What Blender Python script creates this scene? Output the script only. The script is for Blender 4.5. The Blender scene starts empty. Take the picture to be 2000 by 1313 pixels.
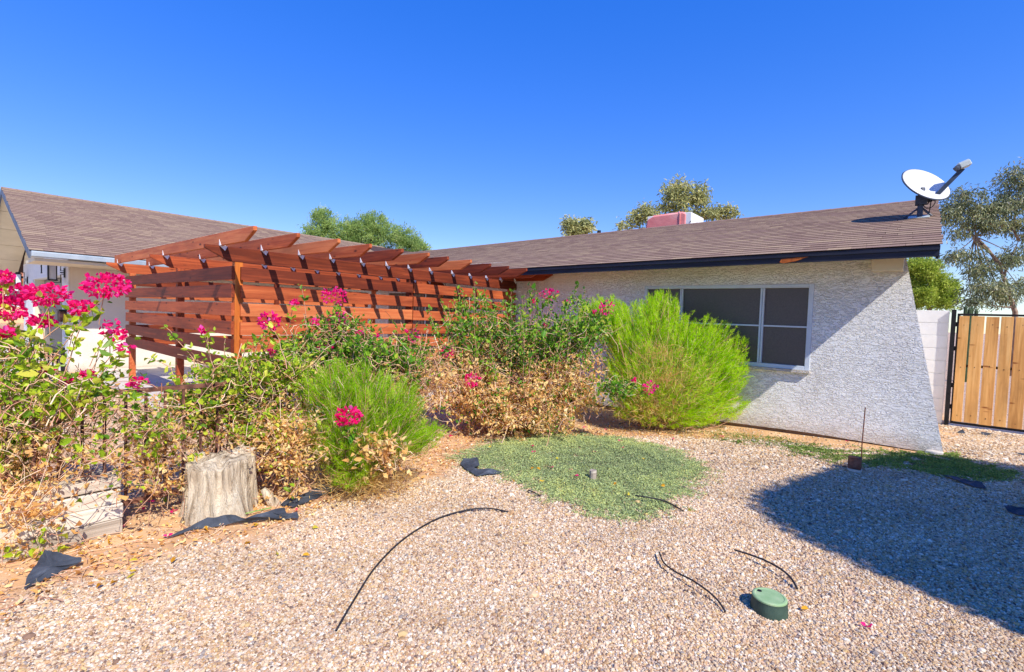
import bpy, bmesh, math, random
import numpy as np
from mathutils import Vector, Matrix

SC = bpy.context.scene
COL = SC.collection
random.seed(7)
RNG = np.random.default_rng(11)
R_ = math.radians

# ------------------------------------------------------------------ camera
W0, H0 = 2000.0, 1313.0
CX, CY = 1000.0, 656.5
FPX = 946.344
EYE = np.array([0.0, 0.0, 1.5])
VL, VR = np.array([-142.0, 578.0]), np.array([1785.0, 645.0])


def _cd(x, y):
    d = np.array([x - CX, -(y - CY), -FPX])
    return d / np.linalg.norm(d)


_ax = -_cd(*VL)
_ay = _cd(*VR)
_az = np.cross(_ax, _ay)
CR = np.array([_ax, _ay, _az])          # world = CR @ camera vector

cam_d = bpy.data.cameras.new('camera')
cam = bpy.data.objects.new('camera', cam_d)
COL.objects.link(cam)
cam_d.sensor_width = 36.0
cam_d.lens = 36.0 * FPX / W0
cam_d.clip_start = 0.05
cam_d.clip_end = 3000
_m = Matrix([[*CR[i], EYE[i]] for i in range(3)] + [[0, 0, 0, 1]])
cam.matrix_world = _m
SC.camera = cam

# ------------------------------------------------------------------ sky, sun, exposure
SUN_TO = Vector((1.0, -0.33, 1.0)).normalized()
world = bpy.data.worlds.new('World')
SC.world = world
world.use_nodes = True
wn = world.node_tree
wn.nodes.clear()
w_out = wn.nodes.new('ShaderNodeOutputWorld')
w_bg = wn.nodes.new('ShaderNodeBackground')
w_sky = wn.nodes.new('ShaderNodeTexSky')
w_hs = wn.nodes.new('ShaderNodeHueSaturation')
w_sky.sky_type = 'NISHITA'
w_sky.sun_disc = False
w_sky.sun_elevation = math.asin(SUN_TO.z)
w_sky.sun_rotation = math.atan2(SUN_TO.x, SUN_TO.y)
w_sky.altitude = 350
w_sky.air_density = 1.25
w_sky.dust_density = 0.0
w_sky.ozone_density = 9.0
w_gm = wn.nodes.new('ShaderNodeGamma')
w_gm.inputs['Gamma'].default_value = 0.52
w_hs.inputs['Hue'].default_value = 0.533
w_hs.inputs['Saturation'].default_value = 1.74
w_hs.inputs['Value'].default_value = 2.08
w_bg.inputs['Strength'].default_value = 0.15
wn.links.new(w_sky.outputs[0], w_gm.inputs['Color'])
wn.links.new(w_gm.outputs[0], w_hs.inputs['Color'])
wn.links.new(w_hs.outputs[0], w_bg.inputs['Color'])
wn.links.new(w_bg.outputs[0], w_out.inputs['Surface'])

sun_d = bpy.data.lights.new('sun', 'SUN')
sun_d.energy = 4.1
sun_d.angle = R_(0.5)
sun_d.color = (1.0, 0.94, 0.84)
sun = bpy.data.objects.new('sun', sun_d)
COL.objects.link(sun)
sun.rotation_euler = SUN_TO.to_track_quat('Z', 'Y').to_euler()
sun.location = (20, -6, 20)

SC.view_settings.view_transform = 'Standard'
SC.view_settings.look = 'None'
SC.view_settings.gamma = 1.0
SC.view_settings.use_curve_mapping = False
SC.view_settings.exposure = 0.6
SC.cycles.max_bounces = 8
SC.cycles.use_denoising = True


# ------------------------------------------------------------------ coordinates measured from the place
def ray(x, y):
    return CR @ _cd(x, y)


def onp(x, y, axis, val):
    r = ray(x, y)
    return EYE + r * ((val - EYE[axis]) / r[axis])


def gnd(x, y, z=0.0):
    return onp(x, y, 2, z)


def V(x, y, d):
    """point seen at photograph position (x, y), d metres deep along the view axis"""
    return EYE + CR @ np.array([(x - CX) / FPX * d, -(y - CY) / FPX * d, -d])


def sstep(a, b, x):
    t = np.clip((np.asarray(x, float) - a) / (b - a), 0, 1)
    return t * t * (3 - 2 * t)


# ------------------------------------------------------------------ mesh helpers
PW = {}


def S(r, g, b, a=1.0):
    def f(c):
        c /= 255.0
        return c / 12.92 if c <= 0.04045 else ((c + 0.055) / 1.055) ** 2.4
    return (f(r), f(g), f(b), a)


def link(o, parent=None, loc=(0, 0, 0)):
    COL.objects.link(o)
    loc = Vector(loc)
    if parent is not None:
        o.parent = parent
        o.location = loc - PW[parent.name]
    else:
        o.location = loc
    PW[o.name] = loc
    return o


def tag(o, label=None, cat=None, group=None, kind=None):
    if label:
        o['label'] = label
    if cat:
        o['category'] = cat
    if group:
        o['group'] = group
    if kind:
        o['kind'] = kind
    return o


def thing(name, label, cat, loc=(0, 0, 0), group=None):
    o = bpy.data.objects.new(name, None)
    o.empty_display_size = 0.1
    link(o, None, loc)
    return tag(o, label, cat, group)


def mesh_np(name, verts, loops, nper, tone=None, smooth=False, extra=None):
    """verts (N,3); loops (F,nper) - fast path for uniform faces"""
    verts = np.ascontiguousarray(verts, dtype=np.float32)
    loops = np.ascontiguousarray(loops, dtype=np.int32)
    me = bpy.data.meshes.new(name)
    F = len(loops)
    me.vertices.add(len(verts))
    me.vertices.foreach_set('co', verts.ravel())
    me.loops.add(F * nper)
    me.loops.foreach_set('vertex_index', loops.ravel())
    me.polygons.add(F)
    me.polygons.foreach_set('loop_start', np.arange(0, F * nper, nper, dtype=np.int32))
    me.polygons.foreach_set('loop_total', np.full(F, nper, dtype=np.int32))
    me.polygons.foreach_set('use_smooth', np.full(F, bool(smooth)))
    me.update(calc_edges=True)
    if tone is not None:
        a = me.attributes.new('tone', 'FLOAT', 'FACE')
        a.data.foreach_set('value', np.asarray(tone, dtype=np.float32))
    return me


class MB:
    """collects faces of one mesh"""

    def __init__(s):
        s.v, s.f = [], []

    def poly(s, pts):
        b = len(s.v)
        s.v += [tuple(p) for p in pts]
        s.f.append(list(range(b, b + len(pts))))

    def prism(s, pts, ext):
        """closed solid: polygon pts swept by ext"""
        n = len(pts)
        e = Vector(ext)
        b = len(s.v)
        s.v += [tuple(p) for p in pts] + [tuple(Vector(p) + e) for p in pts]
        s.f.append(list(range(b + n - 1, b - 1, -1)))
        s.f.append(list(range(b + n, b + 2 * n)))
        for i in range(n):
            j = (i + 1) % n
            s.f.append([b + i, b + j, b + n + j, b + n + i])

    def box(s, lo, hi):
        x0, y0, z0 = lo
        x1, y1, z1 = hi
        s.prism([(x0, y0, z0), (x1, y0, z0), (x1, y1, z0), (x0, y1, z0)], (0, 0, z1 - z0))

    def tube(s, pts, r, n=6, cap=True):
        pts = [Vector(p) for p in pts]
        if not isinstance(r, (list, tuple)):
            r = [r] * len(pts)
        b = len(s.v)
        for i, p in enumerate(pts):
            t = (pts[min(i + 1, len(pts) - 1)] - pts[max(i - 1, 0)])
            t = t.normalized() if t.length > 1e-9 else Vector((0, 0, 1))
            up = Vector((0, 0, 1)) if abs(t.z) < 0.9 else Vector((1, 0, 0))
            u = t.cross(up).normalized()
            w = t.cross(u)
            for k in range(n):
                a = 2 * math.pi * k / n
                s.v.append(tuple(p + (u * math.cos(a) + w * math.sin(a)) * r[i]))
        for i in range(len(pts) - 1):
            for k in range(n):
                k2 = (k + 1) % n
                s.f.append([b + i * n + k, b + i * n + k2, b + (i + 1) * n + k2, b + (i + 1) * n + k])
        if cap:
            s.f.append([b + k for k in range(n - 1, -1, -1)])
            e = b + (len(pts) - 1) * n
            s.f.append([e + k for k in range(n)])

    def mesh(s, name, smooth=False):
        me = bpy.data.meshes.new(name)
        me.from_pydata(s.v, [], s.f)
        bm = bmesh.new()
        bm.from_mesh(me)
        bmesh.ops.recalc_face_normals(bm, faces=bm.faces)
        bm.to_mesh(me)
        bm.free()
        if smooth:
            me.polygons.foreach_set('use_smooth', [True] * len(me.polygons))
        me.update()
        return me

    def build(s, name, mat, parent=None, loc=(0, 0, 0), smooth=False, bevel=0):
        me = s.mesh(name, smooth)
        return place(name, me, mat, parent, loc, bevel=bevel)


def place(name, me, mat, parent=None, loc=(0, 0, 0), rot=None, scale=None, bevel=0):
    if mat is not None and not me.materials:
        me.materials.append(mat)
    o = bpy.data.objects.new(name, me)
    link(o, parent, loc)
    if rot is not None:
        o.rotation_euler = rot
    if scale is not None:
        o.scale = scale
    if bevel:
        b = o.modifiers.new('bevel', 'BEVEL')
        b.width = bevel
        b.segments = 1
        b.limit_method = 'ANGLE'
    return o


def bx(name, lo, hi, mat, parent=None, bevel=0):
    """box as an object with its origin at its own centre"""
    c = [(a + b) / 2 for a, b in zip(lo, hi)]
    m = MB()
    m.box([a - k for a, k in zip(lo, c)], [a - k for a, k in zip(hi, c)])
    return m.build(name, mat, parent, c, bevel=bevel)


# ------------------------------------------------------------------ materials
def nodes_of(name):
    m = bpy.data.materials.new(name)
    m.use_nodes = True
    nt = m.node_tree
    nt.nodes.clear()
    out = nt.nodes.new('ShaderNodeOutputMaterial')
    p = nt.nodes.new('ShaderNodeBsdfPrincipled')
    nt.links.new(p.outputs[0], out.inputs['Surface'])
    return m, nt, p, out


def ramp_node(nt, stops, interp='LINEAR'):
    r = nt.nodes.new('ShaderNodeValToRGB')
    r.color_ramp.interpolation = interp
    e = r.color_ramp.elements
    while len(e) < len(stops):
        e.new(0.5)
    for el, (pos, c) in zip(e, stops):
        el.position = pos
        el.color = c
    return r


def math_node(nt, op, a=None, b=None, clamp=False):
    n = nt.nodes.new('ShaderNodeMath')
    n.operation = op
    n.use_clamp = clamp
    for i, v in enumerate((a, b)):
        if v is None:
            continue
        if isinstance(v, (int, float)):
            n.inputs[i].default_value = v
        else:
            nt.links.new(v, n.inputs[i])
    return n.outputs[0]


def coords(nt, stretch=(1, 1, 1), rnd=0.0):
    tc = nt.nodes.new('ShaderNodeTexCoord')
    mp = nt.nodes.new('ShaderNodeMapping')
    mp.inputs['Scale'].default_value = stretch
    nt.links.new(tc.outputs['Object'], mp.inputs['Vector'])
    if rnd:
        oi = nt.nodes.new('ShaderNodeObjectInfo')
        cb = nt.nodes.new('ShaderNodeCombineXYZ')
        for i, k in enumerate((37.0, 91.0, 53.0)):
            nt.links.new(math_node(nt, 'MULTIPLY', oi.outputs['Random'], k * rnd), cb.inputs[i])
        nt.links.new(cb.outputs[0], mp.inputs['Location'])
    return mp.outputs[0]


def noise(nt, vec, scale, detail=3, rough=0.55, dist=0.0):
    n = nt.nodes.new('ShaderNodeTexNoise')
    n.inputs['Scale'].default_value = scale
    n.inputs['Detail'].default_value = detail
    n.inputs['Roughness'].default_value = rough
    n.inputs['Distortion'].default_value = dist
    nt.links.new(vec, n.inputs['Vector'])
    return n.outputs[0]


def bump(nt, p, h, strength, dist):
    b = nt.nodes.new('ShaderNodeBump')
    b.inputs['Strength'].default_value = strength
    b.inputs['Distance'].default_value = dist
    nt.links.new(h, b.inputs['Height'])
    nt.links.new(b.outputs[0], p.inputs['Normal'])


def mat(name, stops, scale=4.0, stretch=(1, 1, 1), rough=0.7, bmp=0.0, bscale=None, bdist=0.01, detail=4, rnd=0.0,
        metal=0.0, dist=0.0, spec=0.3, vary=0.0):
    m, nt, p, out = nodes_of(name)
    v = coords(nt, stretch, rnd)
    n = noise(nt, v, scale, detail, dist=dist)
    if vary:
        oi = nt.nodes.new('ShaderNodeObjectInfo')
        n = math_node(nt, 'ADD', n, math_node(nt, 'MULTIPLY', math_node(nt, 'SUBTRACT', oi.outputs['Random'], 0.5), vary))
    r = ramp_node(nt, stops)
    nt.links.new(n, r.inputs[0])
    nt.links.new(r.outputs[0], p.inputs['Base Color'])
    p.inputs['Roughness'].default_value = rough
    p.inputs['Metallic'].default_value = metal
    p.inputs['Specular IOR Level'].default_value = spec
    if bmp:
        h = noise(nt, v, bscale or scale * 3, 4)
        bump(nt, p, h, bmp, bdist)
    return m


def leaf_mat(name, stops, transl=0.35, rough=0.5, spec=0.3, rand=0.0):
    m, nt, p, out = nodes_of(name)
    at = nt.nodes.new('ShaderNodeAttribute')
    at.attribute_name = 'tone'
    fac = at.outputs['Fac']
    if rand:
        oi = nt.nodes.new('ShaderNodeObjectInfo')
        fac = oi.outputs['Random']
    r = ramp_node(nt, stops)
    nt.links.new(fac, r.inputs[0])
    nt.links.new(r.outputs[0], p.inputs['Base Color'])
    p.inputs['Roughness'].default_value = rough
    p.inputs['Specular IOR Level'].default_value = spec
    t = nt.nodes.new('ShaderNodeBsdfTranslucent')
    nt.links.new(r.outputs[0], t.inputs['Color'])
    mx = nt.nodes.new('ShaderNodeMixShader')
    mx.inputs[0].default_value = transl
    nt.links.new(p.outputs[0], mx.inputs[1])
    nt.links.new(t.outputs[0], mx.inputs[2])
    nt.links.new(mx.outputs[0], out.inputs['Surface'])
    return m


def stucco(name, c0, c1, strength, dist):
    m, nt, p, out = nodes_of(name)
    v = coords(nt)
    big = noise(nt, v, 1.3, 4)
    r = ramp_node(nt, [(0.3, c0), (0.7, c1)])
    nt.links.new(big, r.inputs[0])
    sx = nt.nodes.new('ShaderNodeSeparateXYZ')
    tcw = nt.nodes.new('ShaderNodeTexCoord')
    nt.links.new(tcw.outputs['Object'], sx.inputs[0])
    sp = noise(nt, coords(nt, (5, 5, 3)), 1.0, 6, 0.65)
    low = math_node(nt, 'SUBTRACT', math_node(nt, 'ADD', 0.10, math_node(nt, 'MULTIPLY', sp, 0.26)), sx.outputs['Z'])
    low = math_node(nt, 'MULTIPLY', low, 5.0, True)
    st = ramp_node(nt, [(0.52, (0, 0, 0, 1)), (0.75, (0.22, 0.22, 0.22, 1))])
    nt.links.new(noise(nt, coords(nt, (2.2, 2.2, 0.7)), 1.0, 6, 0.7), st.inputs[0])
    low = math_node(nt, 'ADD', math_node(nt, 'MULTIPLY', low, 0.55), st.outputs[0], True)
    dm = nt.nodes.new('ShaderNodeMixRGB')
    dm.inputs[2].default_value = S(176, 156, 134)
    nt.links.new(low, dm.inputs[0])
    nt.links.new(r.outputs[0], dm.inputs[1])
    nt.links.new(dm.outputs[0], p.inputs['Base Color'])
    p.inputs['Roughness'].default_value = 0.85
    p.inputs['Specular IOR Level'].default_value = 0.2
    v2 = coords(nt, (13, 13, 34))
    n1 = noise(nt, v2, 1.0, 3, 0.6, 1.3)
    r2 = ramp_node(nt, [(0.44, (0, 0, 0, 1)), (0.53, (1, 1, 1, 1))])
    nt.links.new(n1, r2.inputs[0])
    v3 = coords(nt, (60, 60, 90))
    n2 = noise(nt, v3, 1.0, 2)
    h = math_node(nt, 'ADD', r2.outputs[0], math_node(nt, 'MULTIPLY', n2, 0.5))
    bump(nt, p, h, strength, dist)
    return m


M = {}
M['stucco'] = stucco('white_stucco', S(242, 240, 235), S(249, 248, 244), 0.8, 0.014)
M['stucco_fine'] = stucco('cream_stucco', S(214, 206, 192), S(224, 217, 205), 0.35, 0.006)
M['cream'] = mat('cream_paint', [(0.3, S(214, 202, 172)), (0.7, S(226, 214, 186))], 3, rough=0.6)
M['fascia'] = mat('dark_fascia_paint', [(0.3, S(22, 26, 40)), (0.7, S(38, 42, 58))], 5, (0.5, 3, 3), rough=0.55, bmp=0.2)
M['gutter'] = mat('grey_gutter_metal', [(0.3, S(150, 168, 182)), (0.7, S(186, 200, 210))], 3, rough=0.45)
M['rake'] = mat('slate_rake_paint', [(0.3, S(74, 84, 104)), (0.7, S(98, 108, 128))], 4, rough=0.6)
M['concrete'] = mat('concrete', [(0.3, S(196, 186, 172)), (0.7, S(216, 206, 192))], 2.5, rough=0.9, bmp=0.2, bscale=60, bdist=0.004)
M['foundation'] = mat('foundation', [(0.3, S(104, 84, 66)), (0.7, S(146, 120, 96))], 6, rough=0.95, bmp=0.4, bscale=30)
M['frame_white'] = mat('white_window_frame', [(0.3, S(196, 206, 216)), (0.7, S(210, 218, 226))], 4, rough=0.4)
M['screen'] = mat('sun_screen', [(0.3, S(78, 71, 69)), (0.7, S(90, 82, 79))], 60, (1, 1, 1), rough=0.4, bmp=0.15, bscale=300, bdist=0.001, spec=0.5)
M['garage'] = mat('garage_door_paint', [(0.3, S(128, 118, 106)), (0.7, S(150, 140, 128))], 3, rough=0.6, bmp=0.1)
M['black_metal'] = mat('black_metal', [(0.3, S(18, 18, 20)), (0.7, S(34, 32, 34))], 12, rough=0.5, bmp=0.15)
M['rust_metal'] = mat('rusty_black_iron', [(0.32, S(44, 34, 32)), (0.48, S(96, 62, 50)), (0.7, S(150, 104, 84))], 9, rough=0.75, bmp=0.3)
M['dish_metal'] = mat('dark_grey_painted_steel', [(0.3, S(46, 56, 72)), (0.7, S(64, 74, 90))], 8, rough=0.5)
M['dish_white'] = mat('pale_dish_paint', [(0.3, S(208, 208, 206)), (0.7, S(222, 222, 220))], 3, rough=0.35)
M['lnb'] = mat('pale_grey_plastic', [(0.3, S(176, 186, 178)), (0.7, S(196, 204, 198))], 6, rough=0.4)
M['red_cover'] = mat('faded_red_cover', [(0.3, S(214, 118, 114)), (0.6, S(226, 142, 136)), (0.8, S(234, 178, 168))], 2.2, (1, 1, 1.5), rough=0.7, bmp=0.25, bscale=3, bdist=0.04)
M['white_paint'] = mat('white_paint', [(0.3, S(222, 222, 218)), (0.7, S(234, 234, 230))], 4, rough=0.5)
M['tie'] = mat('white_steel_tie', [(0.3, S(240, 242, 244)), (0.7, S(248, 249, 250))], 4, rough=0.4)


def wood(name, stops, axis_stretch=(1.2, 26, 26), rough=0.6, bmp=0.25, vary=0.5, knots=None):
    m, nt, p, out = nodes_of(name)
    v = coords(nt, axis_stretch, 1.0)
    n = noise(nt, v, 1.0, 5, 0.6, 0.8)
    oi = nt.nodes.new('ShaderNodeObjectInfo')
    n = math_node(nt, 'ADD', n, math_node(nt, 'MULTIPLY', math_node(nt, 'SUBTRACT', oi.outputs['Random'], 0.5), vary))
    r = ramp_node(nt, stops)
    nt.links.new(n, r.inputs[0])
    col = r.outputs[0]
    if knots:
        vk = coords(nt, (3.0, 9.0, 9.0), 1.0)
        vo = nt.nodes.new('ShaderNodeTexVoronoi')
        vo.inputs['Scale'].default_value = 1.0
        nt.links.new(vk, vo.inputs['Vector'])
        kr = ramp_node(nt, [(0.06, (1, 1, 1, 1)), (0.16, (0, 0, 0, 1))])
        nt.links.new(vo.outputs['Distance'], kr.inputs[0])
        mx = nt.nodes.new('ShaderNodeMixRGB')
        mx.inputs[2].default_value = knots
        nt.links.new(kr.outputs[0], mx.inputs[0])
        nt.links.new(col, mx.inputs[1])
        col = mx.outputs[0]
    fade = noise(nt, coords(nt, tuple(3.5 if k > 5 else 0.9 for k in axis_stretch), 1.0), 1.0, 5, 0.65)
    fr = ramp_node(nt, [(0.3, (0.70, 0.68, 0.68, 1)), (0.5, (1, 1, 1, 1)), (0.72, (1.22, 1.26, 1.32, 1))])
    nt.links.new(fade, fr.inputs[0])
    mf = nt.nodes.new('ShaderNodeMixRGB')
    mf.blend_type = 'MULTIPLY'
    mf.inputs[0].default_value = 1.0
    nt.links.new(col, mf.inputs[1])
    nt.links.new(fr.outputs[0], mf.inputs[2])
    nt.links.new(mf.outputs[0], p.inputs['Base Color'])
    p.inputs['Roughness'].default_value = rough
    p.inputs['Specular IOR Level'].default_value = 0.25
    bump(nt, p, n, bmp, 0.004)
    return m


M['redwood'] = wood('red_stained_wood', [(0.15, S(104, 44, 25)), (0.45, S(152, 70, 38)), (0.7, S(184, 94, 52)), (0.95, S(206, 122, 72))],
                    knots=S(84, 38, 24), vary=0.8)
M['postwood'] = wood('orange_stained_wood', [(0.2, S(150, 74, 30)), (0.6, S(196, 110, 44)), (0.95, S(218, 140, 66))], (26, 26, 1.2))
M['cedar'] = wood('new_cedar', [(0.15, S(176, 118, 60)), (0.5, S(214, 162, 96)), (0.9, S(234, 192, 128))], (26, 26, 1.1), knots=S(140, 82, 40), vary=0.22)
M['oldwood'] = wood('weathered_grey_wood', [(0.2, S(150, 136, 120)), (0.45, S(200, 188, 170)), (0.85, S(226, 216, 200))], (18, 2, 30), bmp=0.6, rough=0.9)


def stump_mat():
    m, nt, p, out = nodes_of('weathered_stump_wood')
    v = coords(nt, (9, 9, 1.6))
    n = noise(nt, v, 1.6, 6, 0.65, 1.2)
    r = ramp_node(nt, [(0.30, S(66, 50, 38)), (0.37, S(154, 134, 108)), (0.5, S(206, 188, 160)), (0.62, S(222, 208, 182)), (0.8, S(236, 226, 206))])
    nt.links.new(n, r.inputs[0])
    nt.links.new(r.outputs[0], p.inputs['Base Color'])
    p.inputs['Roughness'].default_value = 0.9
    bump(nt, p, n, 1.0, 0.06)
    return m


M['stump'] = stump_mat()


def shingle_mat():
    m, nt, p, out = nodes_of('brown_shingle')
    at = nt.nodes.new('ShaderNodeAttribute')
    at.attribute_name = 'tone'
    oi = nt.nodes.new('ShaderNodeObjectInfo')
    f = math_node(nt, 'FRACT', math_node(nt, 'ADD', at.outputs['Fac'], oi.outputs['Random']))
    r = ramp_node(nt, [(0.0, S(136, 112, 99)), (0.3, S(150, 126, 109)), (0.55, S(160, 137, 116)), (0.8, S(143, 118, 106)), (1.0, S(168, 145, 120))])
    nt.links.new(f, r.inputs[0])
    g = noise(nt, coords(nt), 90, 3)
    mx = nt.nodes.new('ShaderNodeMixRGB')
    mx.blend_type = 'MULTIPLY'
    mx.inputs[0].default_value = 0.7
    gr = ramp_node(nt, [(0.3, (0.62, 0.62, 0.62, 1)), (0.7, (1.25, 1.2, 1.15, 1))])
    nt.links.new(g, gr.inputs[0])
    nt.links.new(r.outputs[0], mx.inputs[1])
    nt.links.new(gr.outputs[0], mx.inputs[2])
    edge = math_node(nt, 'LESS_THAN', at.outputs['Fac'], -0.5)
    m2 = nt.nodes.new('ShaderNodeMixRGB')
    m2.inputs[2].default_value = S(70, 54, 48)
    nt.links.new(edge, m2.inputs[0])
    nt.links.new(mx.outputs[0], m2.inputs[1])
    nt.links.new(m2.outputs[0], p.inputs['Base Color'])
    p.inputs['Roughness'].default_value = 0.95
    p.inputs['Specular IOR Level'].default_value = 0.1
    bump(nt, p, g, 0.4, 0.004)
    return m


M['shingle'] = shingle_mat()
M['roofdeck'] = mat('dark_roof_felt', [(0.3, S(60, 44, 42)), (0.7, S(84, 64, 60))], 8, rough=0.95)

# ------------------------------------------------------------------ terrain
EDGE = [(-3.05, -2.0), (-3.27, 0.2), (-3.33, 0.51), (-3.50, 0.96), (-3.36, 1.34), (-3.42, 1.83), (-3.30, 2.45), (-3.56, 3.18),
        (-3.88, 4.28), (-3.36, 5.14), (-2.69, 5.95), (-1.96, 6.75), (-1.4, 7.05), (-0.3, 7.32), (0.30, 7.75), (0.36, 8.2), (0.42, 30.0)]
_ey = np.array([e[1] for e in EDGE])
_ex = np.array([e[0] for e in EDGE])


def gravel_mask(x, y):
    wob = 0.10 * np.sin(3.1 * y + 1.0) + 0.06 * np.sin(7.7 * y + 2 * x) + 0.04 * np.sin(15 * x - 9 * y)
    return sstep(-0.10, 0.22, x - np.interp(y, _ey, _ex) + wob)


def gz(x, y):
    x = np.asarray(x, float)
    y = np.asarray(y, float)
    s = 0.034 * (np.clip(x, -3.5, 1.0) + 0.8) * sstep(5.0, 7.3, y) * (1 - sstep(8.2, 10.0, y))
    w = 0.010 * np.sin(1.7 * x + 0.6) * np.sin(1.3 * y + 1.1) + 0.005 * np.sin(4.3 * x + 2.1 * y)
    return s + w


def ground_mat():
    m, nt, p, out = nodes_of('desert_ground')
    at = nt.nodes.new('ShaderNodeAttribute')
    at.attribute_name = 'gravel'
    v = coords(nt)
    nb = noise(nt, v, 5, 5)
    msk = math_node(nt, 'ADD', at.outputs['Fac'], math_node(nt, 'MULTIPLY', math_node(nt, 'SUBTRACT', nb, 0.5), 0.9), True)
    vo = nt.nodes.new('ShaderNodeTexVoronoi')
    vo.inputs['Scale'].default_value = 62
    nt.links.new(v, vo.inputs['Vector'])
    sep = nt.nodes.new('ShaderNodeSeparateColor')
    nt.links.new(vo.outputs['Color'], sep.inputs[0])
    rg = ramp_node(nt, [(0.0, S(122, 96, 82)), (0.25, S(180, 146, 120)), (0.5, S(206, 174, 146)), (0.75, S(222, 196, 170)), (1.0, S(160, 140, 130))])
    nt.links.new(sep.outputs[0], rg.inputs[0])
    nd = noise(nt, v, 2.2, 6)
    rd = ramp_node(nt, [(0.3, S(186, 142, 98)), (0.5, S(206, 164, 118)), (0.7, S(220, 184, 142))])
    nt.links.new(nd, rd.inputs[0])
    mx = nt.nodes.new('ShaderNodeMixRGB')
    nt.links.new(msk, mx.inputs[0])
    nt.links.new(rd.outputs[0], mx.inputs[1])
    nt.links.new(rg.outputs[0], mx.inputs[2])
    nt.links.new(mx.outputs[0], p.inputs['Base Color'])
    p.inputs['Roughness'].default_value = 0.95
    p.inputs['Specular IOR Level'].default_value = 0.1
    hb = math_node(nt, 'ADD', math_node(nt, 'MULTIPLY', math_node(nt, 'MULTIPLY', vo.outputs['Distance'], -1.2), msk), math_node(nt, 'MULTIPLY', noise(nt, v, 40, 4), 0.6))
    bump(nt, p, hb, 0.6, 0.015)
    return m


def build_ground():
    xs = np.concatenate([[-900, -300, -120, -60, -35, -24, -18, -15, -13], np.arange(-12, -5, 0.4), np.arange(-5, 2.2, 0.07), [2.6, 3.2, 4, 5, 6.5, 9, 14, 25, 60, 200, 900]])
    ys = np.concatenate([[-900, -200, -60, -20, -8, -4, -2, -1], np.arange(-0.6, 9, 0.07), np.arange(9, 13, 0.4), [14, 17, 22, 30, 45, 80, 200, 900]])
    X, Y = np.meshgrid(xs, ys)
    Z = gz(X, Y) * (np.abs(X) < 30) * (np.abs(Y) < 30)
    v = np.stack([X.ravel(), Y.ravel(), Z.ravel()], 1)
    nx, ny = len(xs), len(ys)
    i = (np.arange(ny - 1)[:, None] * nx + np.arange(nx - 1)[None]).ravel()
    loops = np.stack([i, i + 1, i + nx + 1, i + nx], 1)
    me = mesh_np('ground', v, loops, 4, smooth=True)
    g = gravel_mask(v[:, 0], v[:, 1])
    g = np.where(v[:, 0] < -4.6, 0.35, g)
    a = me.attributes.new('gravel', 'FLOAT', 'POINT')
    a.data.foreach_set('value', g.astype(np.float32))
    o = place('ground', me, ground_mat())
    tag(o, 'tan desert dirt and gravel ground of the front yard', kind='structure')


build_ground()


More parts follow.
